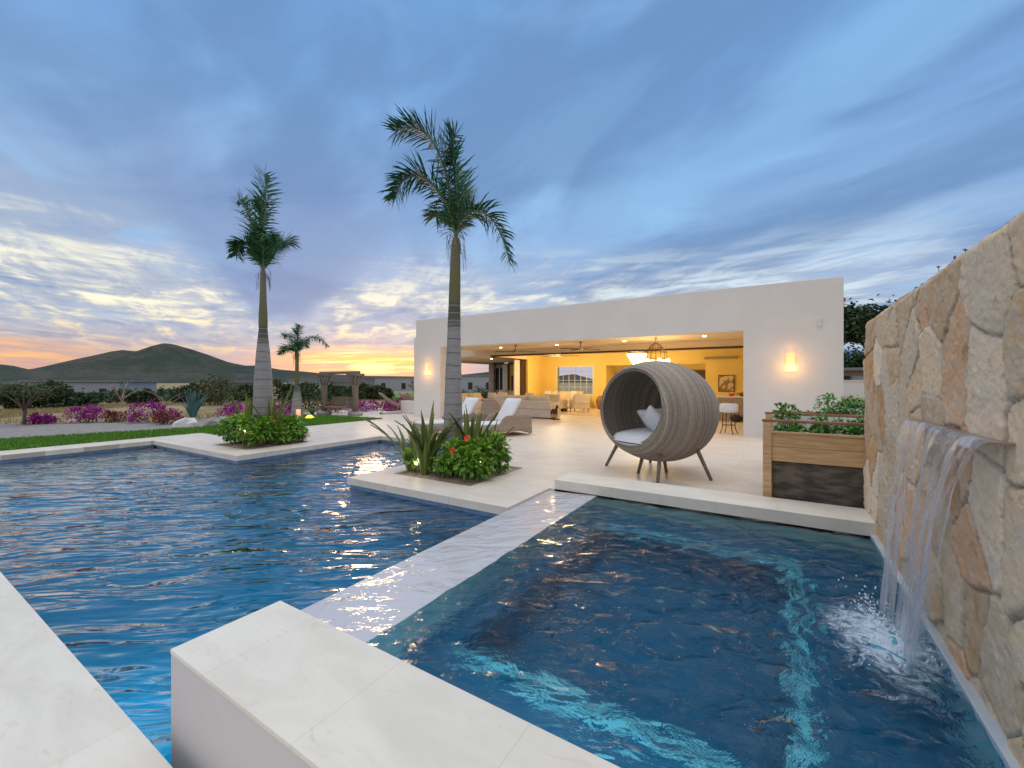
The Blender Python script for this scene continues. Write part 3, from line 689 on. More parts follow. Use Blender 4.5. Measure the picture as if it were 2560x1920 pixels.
# ------------------------------------------------------------------ stone wall (height field of irregular stones)
def stone_wall():
    X0=.80; Y0,Y1=.2,5.95; H=2.22; st=.011
    ys=np.arange(Y0,Y1,st); zs=np.arange(-.35,H+.001,st)
    Yg,Zg=np.meshgrid(ys,zs,indexing='ij')
    rs=np.random.default_rng(21)
    seeds=[]; 
    nz=6; cy=.34; cz=.42
    for i in range(int((Y1-Y0)/cy)+3):
        for k in range(nz+2):
            seeds.append((Y0-.3+i*cy+(.5*cy if k%2 else 0)+rs.uniform(-.16,.16), -.5+k*cz+rs.uniform(-.17,.17)))
    S=np.array(seeds)
    # drop some to make large stones
    keep=rs.random(len(S))>.12; S=S[keep]
    def vn(sc,seed,o=2):
        r=np.random.default_rng(seed); Z=np.zeros_like(Yg)
        for q in range(6*o):
            f=sc*1.45**(q/2); a=r.uniform(0,6.28); Z+=np.sin(f*(np.cos(a)*Yg+np.sin(a)*Zg)+r.uniform(0,6.28)+1.3*np.sin(f*.6*(Yg*np.sin(a)-Zg*np.cos(a))))/(1.45**(q/2))
        return Z/4
    wy=Yg+.022*vn(6,1)+.010*vn(30,2)+.004*vn(80,5); wz=Zg+.022*vn(6,3)+.010*vn(30,4)+.004*vn(80,6)
    P=np.stack([wy,wz],-1)
    d1=np.full(Yg.shape,9.); d2=np.full(Yg.shape,9.); idx=np.zeros(Yg.shape,int)
    for i,(sy,sz) in enumerate(S):
        d=np.sqrt(((wy-sy)*1.12)**2+((wz-sz)*.88)**2)
        m=d<d1; d2=np.where(m,d1,np.minimum(d2,d)); idx=np.where(m,i,idx); d1=np.where(m,d,d1)
    edge=(d2-d1)
    lift=rs.uniform(-.003,.007,len(S))[idx]
    ty=rs.uniform(-.03,.03,len(S))[idx]; tz=rs.uniform(-.03,.03,len(S))[idx]
    rnd=np.clip(edge/.045,0,1); prof=rnd*(2-rnd)
    jt=rs.uniform(.25,1.0,len(S))[idx]
    h=-.005*(1-prof)*jt-.028*np.exp(-(edge/.0085)**2)*np.clip(jt*1.7-.45,0,1)
    h+=(lift+ty*(wy-S[idx,0])+tz*(wz-S[idx,1]))*prof
    h+=.007*vn(9,8)+.007*np.abs(vn(30,9))+.0025*vn(80,19)+.0015*rs.normal(size=Yg.shape)
    # colours
    pal=np.array([(.62,.52,.38),(.60,.47,.32),(.68,.61,.49),(.56,.37,.19),(.64,.45,.31),(.56,.50,.40),(.74,.69,.60),(.62,.50,.34),(.54,.35,.18)])
    wgt=np.array([.17,.16,.15,.08,.13,.08,.12,.09,.05]); wgt/=wgt.sum()
    ci=pal[rs.choice(len(pal),len(S),p=wgt)]*rs.uniform(.85,1.15,(len(S),1))*np.array((1.20,1.02,.83))
    C=ci[idx]; mort=np.array((.50,.44,.36))
    e=np.clip(1-edge/.030,0,1)[...,None]*(1-jt[...,None]*.5); C=C*(1-e)+mort*e
    dk=(np.exp(-(edge/.009)**2)*np.clip(jt*1.3-.45,0,1))[...,None]; C=C*(1-dk*.85)+np.array((.06,.04,.03))*dk*.85
    wet=np.exp(-((Yg-3.3)/.5)**2)*np.clip((1.1-Zg)/1.0,0,1)*np.clip(.35+vn(6,14),0,1); C=C*(1-.35*wet[...,None])
    b_top=H-.075+.016*(4.6-Yg)+.014*vn(5,11)+.007*vn(20,12)
    Zt=np.minimum(Zg,b_top); 
    top=np.clip((Zg-(b_top-.05))/.05,0,1); h-= .03*top**2
    endc=np.clip((Yg-(Y1-.04))/.04,0,1); h-=.02*endc**2
    V=np.stack([X0-h,Yg,Zt],-1); nx,ny=Yg.shape
    # cap over the top and the far end
    capx=np.array([.10,.25,.42]); rows=[]
    V=V.reshape(-1,3).tolist(); C4=np.concatenate([C,np.ones(C.shape[:2]+(1,))],-1).reshape(-1,4)
    I=np.arange(nx*ny).reshape(nx,ny)
    F=np.stack([I[:-1,:-1],I[:-1,1:],I[1:,1:],I[1:,:-1]],-1).reshape(-1,4).tolist()
    cols=C4.tolist()
    prev=I[:,-1].tolist()
    for cx in capx:
        cur=[]
        for i in range(nx):
            x,y,z=V[I[i,-1]]; cur.append(len(V)); V.append([X0+cx,y,z+random.uniform(-.01,.01)-(.02 if cx>.4 else 0)]); cols.append(cols[I[i,-1]])
        F+=[(prev[i],cur[i],cur[i+1],prev[i+1]) for i in range(nx-1)]
        prev=cur
    backtop=prev
    bb=[]
    for i in (0,nx-1):
        bb.append(len(V)); V.append([X0+.42,V[I[i,0]][1],-.35]); cols.append([.5,.4,.3,1])
    F.append((backtop[0],bb[0],bb[1],backtop[-1]) if False else tuple([bb[0],bb[1]]+backtop[::-1]))
    prev=I[-1,:].tolist()
    for cx in capx[:2]:
        cur=[]
        for k in range(ny):
            x,y,z=V[I[-1,k]]; cur.append(len(V)); V.append([X0+cx,y+random.uniform(-.006,.004),z]); cols.append(cols[I[-1,k]])
        F+=[(prev[k],prev[k+1],cur[k+1],cur[k]) for k in range(ny-1)]; prev=cur
    cur=[]
    for k in range(ny):
        x,y,z=V[I[-1,k]]; cur.append(len(V)); V.append([X0+.42,y,z]); cols.append(cols[I[-1,k]])
    F+=[(prev[k],prev[k+1],cur[k+1],cur[k]) for k in range(ny-1)]
    me=bpy.data.meshes.new('stone_face'); me.from_pydata(V,[],F); me.update(); me.materials.append(M['masonry'])
    a=me.color_attributes.new('stonecol','FLOAT_COLOR','POINT'); a.data.foreach_set('color',np.array(cols,dtype=np.float32).ravel())
    me.polygons.foreach_set('use_smooth',[True]*len(me.polygons))
    t=thing('stone_wall','tall rubble stone wall in buff and tan stone with a water slot, beside the spa','stone wall',(X0,3,0))
    o=bpy.data.objects.new('stone_face',me); col.objects.link(o); o.parent=t; o.location=(-X0,-3,0)
    b=MB(); b.box(-.075,-.50,1.240,.02,.76,1.248)
    b.build('water_spout',mat('spout_metal',(.36,.30,.28),.3,metal=.6),t)
stone_wall()

def waterfall():
    t=thing('waterfall','clear sheets of water falling from the slot in the stone wall into the spa','waterfall',(.75,3.3,0))
    streams=[((3.22,3.76),(3.40,3.70),.58),((2.88,3.24),(3.20,3.38),.62),((2.50,2.90),(2.92,3.08),.58)]
    for si,(ty_,by_,xb) in enumerate(streams):
        for lay in range(1):
            b=MB(); nu,nv=14,44; vs=[]; uv=[]
            rs=np.random.default_rng(si*3+lay)
            for j in range(nv+1):
                v=j/nv; z=1.246-1.25*v**1.55; fall=v**1.55
                q=math.sqrt(fall)
                for i in range(nu+1):
                    u=i/nu
                    s_=v**1.15
                    y=(ty_[0]*(1-u)+ty_[1]*u)*(1-s_)+(by_[0]*(1-u)+by_[1]*u)*s_
                    x=.728-( .728-xb)*q+.018*math.sin(u*11+si*2+v*5)*q+.012*math.sin(u*23+v*9)*q
                    y+=.01*math.sin(v*17+u*5+si)*q
                    vs.append((x-.75,y-3.3,z)); uv.append((u,v*2,si+lay*.3))
            fs=[(j*(nu+1)+i,j*(nu+1)+i+1,(j+1)*(nu+1)+i+1,(j+1)*(nu+1)+i) for j in range(nv) for i in range(nu)]
            b.add(vs,fs); o=b.build('stream',M['fall'],t,smooth=True)
            a=o.data.attributes.new('uvs','FLOAT_VECTOR','POINT'); a.data.foreach_set('vector',np.array(uv,dtype=np.float32).ravel())
    b=MB(); vs=[]; uv=[]
    for j in range(9):
        for i in range(61):
            u=i/60; v=j/8; y=2.56+1.16*u
            vs.append((.74-.04*math.sqrt(v)+.006*math.sin(u*40)-.75,y-3.3,1.252-(.07+.03*math.sin(u*19)+.02*math.sin(u*43))*math.sin(math.pi*min(max(u,.02),.98))**.5*v**1.4)); uv.append((.13+.74*(u*7%1)*0+.5*0+.3,v*.5,7+u*9))
    b.add(vs,[(j*61+i,j*61+i+1,(j+1)*61+i+1,(j+1)*61+i) for j in range(8) for i in range(60)]); o=b.build('overflow_sheet',M['fall'],t,smooth=True)
    a=o.data.attributes.new('uvs','FLOAT_VECTOR','POINT'); a.data.foreach_set('vector',np.array(uv,dtype=np.float32).ravel())
    # foam where the water lands
    n=90; vs=[]; rr=[]
    for i in range(n+1):
        for j in range(n+1):
            x=-.45+1.21*i/n; y=2.2+2.0*j/n
            d1=math.hypot((x-.54)/.30,(y-3.2)/.58); d2=math.hypot((x-.30)/.48,(y-3.35)/.45)
            f=max(1.15-d1,0)*1.0+max(.75-d2,0)*.45
            vs.append((x,y,.006+.020*min(f,1)*abs(math.sin(x*31+2*math.sin(y*23))*math.cos(y*29)))); rr.append(min(f,1.25))
    b=MB(); b.add(vs,[(i*(n+1)+j,(i+1)*(n+1)+j,(i+1)*(n+1)+j+1,i*(n+1)+j+1) for i in range(n) for j in range(n)]); b.r=rr
    tag(b.build('foam',M['foam'],smooth=True),'white foam on the spa water where the waterfall lands','foam',kind='stuff')
    b=MB()
    for k in range(240):
        a=random.uniform(0,6.28); q=abs(random.gauss(0,.13)); s=random.uniform(.002,.006)
        b.ell((.55+q*math.cos(a)*.8-.04,3.3+random.uniform(-.28,.42)+q*math.sin(a),abs(random.gauss(0,.05))+.01),(s,s,s*1.4),6,4)
    tag(b.build('water_drops',mat('drop',(.75,.85,.95),.1),smooth=True),'spray of small drops over the foam at the foot of the waterfall','spray',kind='stuff')
waterfall()
for (x,y,z,p,lab,dy) in ((-.75,1.245,-.22,22,'added underwater fill lamp, hidden from view, in the spa side of the stone block wall',.05),(-3.6,.672,-.75,22,'added underwater fill lamp, hidden from view, in the near wall of the main pool',.05)):  # lamps added out of sight to brighten the pool and spa water
    t=thing('pool_fill',lab,'fill light',(x,y,z))
    b=MB(); b.lathe([(.06,.0),(.06,.012),(.045,.02)],n=16,axis='y'); b.build('trim_ring',M['chain'],t)
    b=MB(); b.lathe([(.043,.015),(.03,.03)],n=16,axis='y'); b.build('lens',M['bulb'],t,smooth=True)
    lamp('pool_fill_lamp',(0,dy,.0),p*(1.3 if x<-2 else .6),(.60,.95,1),.03,t)
# ------------------------------------------------------------------ villa
def villa():
    t=thing('villa','long flat-roofed white stucco villa with a wide open lit living room','house',(0,0,0))
    P=lambda b,n,m,**k: b.build(n,M[m] if isinstance(m,str) else m,t,**k)
    b=MB(); b.prism([(-13,-.05),(-11.54,-.05),(-11.54,2.85),(-.78,2.85),(-.78,-.05),(1.36,-.05),(1.36,4.03),(-12.88,4.03),(-12.88,3.3),(-13,3.3)],13.0,13.4,axis='y')
    P(b,'front_wall','stucco',bevel=.012)
    b=MB(); b.box(1.0,13.4,-.1,1.36,24.6,3.9); P(b,'side_wall','stucco')
    b=MB(); b.prism([(-12.9,13.401),(1.0,13.401),(1.0,24.6),(-16.9,24.6),(-16.9,17.2),(-12.9,17.2)],3.12,3.5); P(b,'roof','stucco')
    b=MB(); b.box(-12.6,13.401,2.95,.999,17.0,3.1); b.box(-16.9,17.001,2.72,-11.8,24.4,3.1)
    b.box(-11.6,17.2,2.95,.999,22.0,3.1)
    P(b,'ceiling','ceiling')
    b=MB(); b.box(-12.6,16.98,2.72,.999,17.18,2.949); P(b,'soffit','ceiling'); b=MB(); b.box(-11.8,17.181,2.66,-11.62,20.2,2.949); P(b,'soffit','ceiling')
    for q in ((-11.85,16.95,2.655,.998,17.13,2.719),(-11.84,17.131,2.60,-11.68,20.2,2.659),(-16.4,23.8,2.58,-12,23.95,2.64)):
        b=MB(); b.box(*q); P(b,'door_track','darkwood')
    b=MB(); b.box(-16.95,17.2,2.60,-16.5,23.9,2.719); P(b,'edge_beam','ceiling')
    # room
    b=MB(); b.box(-11.8,17.0,-.05,.999,22.0,.014); P(b,'living_room_floor','inner_floor')
    b=MB()
    y0,y1=22.0,22.3; zt=2.95
    b.box(-11.62,y0,0,-10.8,y1,zt); b.box(-10.8,y0,0,-8.5,y1,.7); b.box(-10.8,y0,2.32,-8.5,y1,zt); b.box(-8.5,y0,0,-7.8,y1,zt)
    b.box(-7.8,y0,2.31,-2.9,y1,zt); b.box(-2.9,y0,0,.999,y1,zt)
    b.box(-7.8,23.6,0,-2.9,23.8,2.6); b.box(-8.0,22.3,0,-7.8,23.8,2.6); b.box(-2.9,22.3,0,-2.7,23.8,2.6); b.box(-7.8,22.3,2.45,-2.9,23.6,2.6)
    b.box(-11.8,20.2,0,-11.6,22.0,2.949); b.box(.95,17.18,0,.999,22,2.949)
    b.box(-11.8,22.0,0,-11.621,24.2,2.7)
    P(b,'living_room_wall','yellow')
    b=MB(); b.box(-15.3,24.0,0,-11.8,24.2,2.72); P(b,'side_room_wall','yellow')
    b=MB(); b.box(-7.8,22.0,.0,-2.9,23.6,.012); P(b,'hall_floor','inner_floor')
    # window with muntins
    fr=MB(); 
    for (a,c) in ((-10.8,-10.72),(-8.58,-8.5)): fr.box(a,22.05,.7,c,22.15,2.32)
    fr.box(-10.72,22.05,.7,-8.58,22.15,.76); fr.box(-10.72,22.05,2.26,-8.58,22.15,2.32)
    fo=fr.build('window',mat('white_frame',(.7,.68,.62),.5),t)
    mu=MB()
    for i in range(1,6): x=-10.72+i*2.14/6; mu.box(x-.012,22.08,.76,x+.012,22.12,2.26)
    for i in range(1,4): z=.76+i*.375; mu.box(-10.72,22.075,z-.012,-8.58,22.125,z+.012)
    mu.build('glazing_bar',mat('pale_bar',(.6,.62,.6),.5),fo)
    # louvred door, hall door, dark door leaves
    b=MB(); b.box(-4.25,23.5,0.012,-3.05,23.59,2.05)
    for k in range(30): b.rbox((-3.65,23.485,.15+k*.062),(1.05,.012,.05),(.5,0,0))
    P(b,'louvred_door','louvre')
    b=MB(); b.box(-7.75,23.4,0,-7.55,23.6,1.95); P(b,'hall_door',mat('door_brown',(.25,.15,.05),.6))
    b=MB(); 
    for k in range(3): b.box(-11.83+k*.001,19.75+.15*k,.015,-11.70,19.87+.15*k,2.60)
    P(b,'folded_door','darkwood')
    b=MB(); b.box(-11.9,19.2,0,-11.84,19.74,2.6); b.box(-11.9,19.9,0,-11.835,20.3,2.66); P(b,'door_jamb','stucco')
    # left end: stone pier, dark window, pale folding leaves
    b=MB(); b.box(-16.75,23.8,0,-16.35,24.3,2.72); P(b,'stone_pier','stonecol')
    b=MB(); b.box(-16.349,24.0,0,-15.72,24.2,.85); P(b,'pier_infill','stonecol'); b=MB(); b.box(-16.349,24.0,2.35,-15.72,24.2,2.72); P(b,'pier_infill','stonecol')
    b=MB(); b.box(-16.349,24.08,.85,-15.72,24.12,2.35); f=P(b,'side_window','dusk')
    b=MB(); b.box(-16.06,24.05,.85,-16.02,24.079,2.35); b.build('side_window_bar',M['stucco'],f)
    b=MB()
    for k in range(4): b.box(-15.71+k*.1,23.95-.02*(k%2),0,-15.63+k*.1,24.05,2.60)
    P(b,'folding_leaf','stucco')
    b=MB(); b.box(-15.30,23.9,0,-15.18,23.999,2.6); P(b,'door_post','darkwood')
    b=MB(); b.box(-2.95+.0,21.93,2.50,-1.55,21.998,2.62)
    for k in range(4): b.box(-2.92,21.915,2.515+k*.025,-1.58,21.929,2.528+k*.025)
    P(b,'air_grille',mat('grille',(.45,.33,.15),.6))
    # small white box high on the wall
    b=MB(); b.box(.85,12.95,2.84,.93,12.999,3.04); P(b,'wall_sensor','white_fab',bevel=.008)
    # eave at the rear right
    b=MB(); 
    for k in range(5): b.tube([(1.2+k*.2,19.4,4.42),(1.2+k*.2,20.4,4.62)],.10,8)
    b.box(.6,19.5,4.2,2.05,20.6,4.34); P(b,'tiled_eave','terracotta')
    b=MB(); b.prism([(1.36,3.4),(1.62,3.6),(1.72,4.2),(1.36,4.2)],19.6,20.5,axis='y'); P(b,'eave_bracket','stucco')
    # recessed ceiling lights
    pos=[(-10.2,15.4,2.949),(-7.5,15.4,2.949),(-4.7,15.2,2.949),(-2.0,14.9,2.949),(-13.4,19.3,2.719)]
    names=['above the left end of the terrace','third from the right over the terrace','second from the right over the terrace','nearest the right pier','over the left wing']
    for p,n_ in zip(pos,names):
        q=thing('downlight','small round recessed ceiling light '+n_,'ceiling light',p,group='recessed ceiling lights')
        b=MB(); b.lathe([(.075,0),(.075,-.012),(.06,-.014),(.06,-.001)],n=16); b.build('trim_ring',M['stucco'],q)
        b=MB(); b.lathe([(.058,-.003),(.058,-.016),(.05,-.03),(.02,-.038)],n=16); b.build('lens',M['bulb'],q,smooth=True)
        lamp('downlight_beam',(0,0,-.06),34,(1,.74,.40),.05,q,'SPOT',(0,0,0),R(150))
villa()

def art(name,label,x0,x1,y,z0,z1,m,fm='bronze'):
    t=thing(name,label,'painting',((x0+x1)/2,y,z0)); w_=(x1-x0)/2; h=z1-z0
    b=MB(); b.box(-w_+.03,-.03,.03,w_-.03,-.02,h-.03); b.build('canvas',M[m],t)
    b=MB(); b.box(-w_,-.05,0,-w_+.035,0,h); b.box(w_-.035,-.05,0,w_,0,h); b.box(-w_+.035,-.05,0,w_-.035,0,.035); b.box(-w_+.035,-.05,h-.035,w_-.035,0,h); b.build('frame',M[fm],t)
art('painting','abstract ochre and cream painting on the wall above the bar counter',-2.35,-1.68,21.99,.98,1.76,'paint_a')
art('painting','dark brown framed picture on the yellow wall of the left side room',-15.02,-14.55,23.99,.76,1.84,'paint_b','darkwood')
art('painting','dark portrait picture in the hall recess left of the glowing chandelier',-7.25,-6.75,23.59,1.35,2.15,'paint_b','darkwood')

# ---- lights on the facade
for (x,ln,side) in ((-12.2,'glowing amber wall lamp on the left pillar beside the palm','l'),(.28,'glowing amber wall lamp on the wide right wall','r')):
    t=thing('wall_lamp',ln,'wall lamp',(x,12.99,1.74),group='amber wall lamps')
    pr=lambda z0,z1,r_: [(r_,z0),(r_,z1)]
    b=MB(); n=14
    def half(z0,z1,r_):
        vs=[];m_=[]
        for z in (z0,z1):
            for k in range(n+1):
                a=math.pi*k/n; vs.append((-r_*math.cos(a),-r_*math.sin(a)*.8,z))
        b.add(vs,[(k,k+1,n+2+k,n+1+k) for k in range(n)]+[tuple(range(n+1))[::-1]])
    b=MB(); half(.16,.47,.115); b.build('shade',M['sconce'],t,smooth=False)
    b=MB(); half(.0,.16,.115); b.build('lit_base',M['sconce_hot'],t)
    lamp('wall_lamp_light',(0,-.30,.12),6.5,(1,.45,.10),.08,t)
    lamp('wall_lamp_uplight',(0,-.12,.56),.5,(1,.45,.10),.05,t)

# ---- ceiling fans
def fan(label,loc,rz):
    t=thing('ceiling_fan',label,'ceiling fan',loc,rz,group='three-blade terrace ceiling fans')
    b=MB(); b.lathe([(.055,0),(.055,-.03),(.015,-.05),(.015,-.20)],n=12); b.build('rod',M['bronze'],t,smooth=True)
    b=MB(); b.lathe([(.04,-.20),(.075,-.23),(.085,-.28),(.05,-.32)],n=16); b.build('motor',M['chain'],t,smooth=True)
    for k in range(4):
        b=MB(); b.rbox((.46,0,0),(.76,.11,.01),(.18,0,0)); b=xform(b,Matrix.Translation((0,0,-.27))@Matrix.Rotation(k*math.pi/2,4,'Z')); b.build('blade',M['darkwood'],t)
fan('dark ceiling fan with four blades nearest the left end of the terrace',(-9.1,14.85,2.95),.5)
fan('dark ceiling fan with four blades midway along the terrace, left of the round chandelier',(-6.25,14.85,2.95),.9)
fan('dark ceiling fan inside the yellow living room, just under the door track',(-8.8,18.6,2.95),.2)

# ---- chandeliers
t=thing('chandelier','dark wire basket chandelier with a ring of glowing glass globes over the terrace','chandelier',(-3.5,14.8,2.95))
b=MB(); b.tube([(0,0,0),(0,0,-.22)],.008,6); b.lathe([(.05,0),(.05,-.03),(.01,-.04)],n=12); b.build('rod',M['bronze'],t)
b=MB()
for k in range(14):
    a=2*math.pi*k/14; c,s=math.cos(a),math.sin(a)
    b.tube([(c*.05,s*.05,-.18),(c*.16,s*.16,-.26),(c*.36,s*.36,-.50),(c*.36,s*.36,-.72)],.007,5)
for z,r_ in ((-.20,.07),(-.50,.36),(-.72,.36),(-.35,.22)):
    b.tube([(r_*math.cos(2*math.pi*k/24),r_*math.sin(2*math.pi*k/24),z) for k in range(25)],.010,5)
b.build('cage',M['bronze'],t)
for k in range(12):
    a=2*math.pi*k/12
    b=MB(); b.ell((.40*math.cos(a),.40*math.sin(a),-.78-.05*(k%2)),(.075,.075,.075),10,7); b.build('globe',M['glass_lamp'],t,smooth=True)
lamp('chandelier_and_fill_light',(0,0,-.95),70,(1,.72,.35),.2,t)
t=thing('chandelier','bright cone-shaped crystal chandelier glowing inside the living room','chandelier',(-5.42,19.4,2.93))
b=MB(); b.lathe([(.02,0),(.02,-.12),(.42,-.12),(.42,-.20),(.38,-.22)],n=24); b.build('crown_ring',M['bronze'],t)
b=MB(); 
for i in range(9):
    r_=.40*(1-i/9)+.02; n=max(6,int(40*r_/.40))
    for k in range(n):
        a=2*math.pi*k/n+i; b.ell((r_*math.cos(a),r_*math.sin(a),-.25-i*.075),(.024,.024,.045),6,4)
b.ell((0,0,-.93),(.05,.05,.06),8,6)
b.build('crystals',M['crystal'],t)
lamp('chandelier_and_fill_light',(0,0,-.95),175,(1,.75,.38),.25,t)
lamp('chandelier_and_fill_light',(-4.2,.2,-1.0),140,(1,.73,.35),.3,t)  # fill lamp far left of the chandelier, with no fitting of its own

# ------------------------------------------------------------------ round woven chair
def egg_chair():
    ax=Vector((-.44,-.90,0)).normalized()
    c=Vector((-1.66,7.15,1.005))
    rz=math.atan2(ax.y,ax.x)
    t=thing('woven_chair','large round cocoon chair of striped grey woven rattan on splayed wooden legs','lounge chair',(c.x,c.y,0),rz)
    prof=[]; 
    # outer profile r(x), front rim at x=+.62, back opening at x=-.86
    xs=[.66,.62,.52,.36,.18,-.02,-.22,-.42,-.60,-.74,-.84,-.885]
    ro=[.655,.695,.75,.805,.845,.862,.85,.802,.715,.60,.46,.33]
    ro=[q*.975 for q in ro]
    ring=64; vs=[]; L=[]
    for x,r_ in zip(xs,ro): L.append((x,r_))
    L.append((-.88,.27)); L.append((-.85,.25))
    for x,r_ in list(zip(xs,ro))[::-1][1:]: L.append((x+ (0.02 if x<0 else -.01),max(r_-.05,.26)))
    L.append((.64,.612)); L.append((.672,.63))
    # densify
    Pn=smooth_path([(p[0],p[1],0) for p in L],5); Pn=[(p.x,p.y) for p in Pn]
    m=len(Pn); tilt=Matrix.Rotation(R(-7),4,'Y')
    b=MB()
    for (x,r_) in Pn:
        for k in range(ring):
            a=2*math.pi*k/ring
            # the shell is cut lower at the front bottom so that the seat pad shows
            y=r_*math.cos(a); z=r_*math.sin(a)*.97
            q=tilt@Vector((x,y,z)); vs.append((q.x,q.y,q.z))
    fs=[(i*ring+k,i*ring+(k+1)%ring,((i+1)%m)*ring+(k+1)%ring,((i+1)%m)*ring+k) for i in range(m) for k in range(ring)]
    b.add(vs,fs); o=b.build('shell',M['weave'],t,smooth=True); o.location=(0,0,c.z)
    # seat pad: lens-shaped disc inside the shell
    b=MB(); n=36; rows=10; vs=[]
    for side in (1,-1):
        for j in range(rows+1):
            rr=j/rows
            for k in range(n):
                a=2*math.pi*k/n; ca_,sa_=math.cos(a),math.sin(a); x=.12+.62*rr*ca_; yw=.60*rr*math.copysign(abs(sa_)**.8,sa_)
                lim=.60
                edge=(1-rr**6)**.5
                vs.append((x,yw,(.115*edge*side)+( .0 if side<0 else .015*math.cos(a*2)*rr)))
    h=(rows+1)*n
    fs=[(j*n+k,j*n+(k+1)%n,(j+1)*n+(k+1)%n,(j+1)*n+k) for j in range(rows) for k in range(n)]
    fs+=[(h+j*n+k,h+(j+1)*n+k,h+(j+1)*n+(k+1)%n,h+j*n+(k+1)%n) for j in range(rows) for k in range(n)]
    b.add(vs,fs); o=b.build('seat_cushion',M['white_fab'],t,smooth=True); o.location=(.02,0,.58); o.rotation_euler=(0,R(3),0)
    # legs
    inv=Matrix.Rotation(-rz,3,'Z')
    for (lx,ly,tx,ty,tz) in ((-1.48,6.37,-1.50,6.62,.42),(-.84,6.98,-1.06,7.04,.47),(-2.56,7.22,-2.34,7.20,.42),(-1.97,7.92,-1.92,7.70,.45),(-1.91,6.90,-1.84,6.95,.32),(-1.54,7.23,-1.58,7.18,.3)):
        p=inv@Vector((lx-c.x,ly-c.y,0)); q=inv@Vector((tx-c.x,ty-c.y,0)); q.z=tz
        b=MB(); b.tube([p,q],[.024,.032],10); b.build('leg',M['leg'],t,smooth=True)
    # pillows lean against the shell
    for (pos,rot,lab) in (((-.06,-.04,.84),(R(6),R(-44),R(14)),'pale grey square pillow, the left of the two in the woven chair'),((.24,.20,.83),(R(-42),R(-34),R(30)),'white square pillow leaning on the right inside of the woven chair')):
        b=soft_box(-.26,-.26,-.05,.26,.26,.05,.065,8)
        E=Matrix.Rotation(rz,4,'Z')@Matrix.Translation(pos)@Matrix.Rotation(rot[2],4,'Z')@Matrix.Rotation(rot[0],4,'X')@Matrix.Rotation(rot[1],4,'Y')
        wpos=Matrix.Translation((c.x,c.y,0))@E; 
        o=b.build('pillow',M['white_fab'],smooth=True); o.matrix_world=wpos; tag(o,lab,'pillow',group='pillows in the woven chair')
egg_chair()

# ------------------------------------------------------------------ terrace furniture
def chaise(label,loc,rz):
    # local: foot towards -Y, head at +Y
    t=thing('chaise_longue',label,'sun lounger',loc,rz,group='wicker chaises with white pads')
    b=MB()
    # wicker body with side arms sweeping up at the head
    for s in (-1,1):
        pts=[(-1.0,.12),(-1.0,.30),(-.1,.31),(.05,.50),(.15,.56),(.85,.56),(.98,.50),(1.0,.05),(.93,.02),(.82,.10),(.6,.13),(-.7,.13)]
        x0,x1=(s*.36,s*.42) if s>0 else (-.42,-.36)
        b.prism(pts,x0,x1,axis='x')
    b.box(-.36,-1.0,.12,.36,-.95,.30); b.box(-.36,-.95,.22,.36,.98,.28); b.box(-.36,.95,.05,.36,1.0,.50)
    b.build('wicker_frame',M['wicker'],t,bevel=.015)
    for (x,y) in ((-.36,-.93),(.36,-.93)):
        b=MB(); b.tube([(x,y,0),(x,y,.14)],.02,8); b.build('leg',M['leg'],t)
    b=soft_box(-.34,-1.0,.29,.34,.25,.38,.015,8); b.build('seat_pad',M['white_fab'],t,smooth=True)
    b=soft_box(-.34,-.40,-.05,.34,.40,.05,.015,8); b=xform(b,Matrix.Translation((0,.46,.66))@Matrix.Rotation(R(57),4,'X')); b.build('back_pad',M['white_fab'],t,smooth=True)
chaise('wicker chaise with a raised white back pad standing right of the near palm',(-6.55,9.55,0),R(-23))
chaise('wicker chaise with white pads half hidden behind the near palm trunk',(-7.85,9.35,0),R(-23))

def tubchair(label,loc,rz,m='wicker',name='wicker_armchair'):
    t=thing(name,label,'armchair',loc,rz)
    b=MB(); n=20; vs=[]
    for k in range(n+1):
        a=math.pi*(-.08+1.16*k/n); h=.46+.42*math.sin(min(max((a)/math.pi,0),1)*math.pi)**1.5
        for (r_,z) in ((.36,.10),(.40,h),(.36,h+.005),(.32,.12)): vs.append((r_*math.cos(a),r_*math.sin(a),z))
    fs=[(k*4+i,(k+1)*4+i,(k+1)*4+(i+1)%4,k*4+(i+1)%4) for k in range(n) for i in range(4)]+[(0,1,2,3),(n*4+3,n*4+2,n*4+1,n*4)]
    b.add(vs,fs); b.build('wicker_shell',M[m],t,smooth=False)
    b=soft_box(-.30,-.36,.28,.30,.28,.42,.02,6); b.build('cushion',M['cream_fab'],t,smooth=True)
    b=MB(); b.box(-.3,-.34,.10,.3,.26,.28); b.build('seat_base',M[m],t)
tubchair('round-backed wicker armchair just left of the raised white chaise back',(-9.0,13.0,0),R(200))
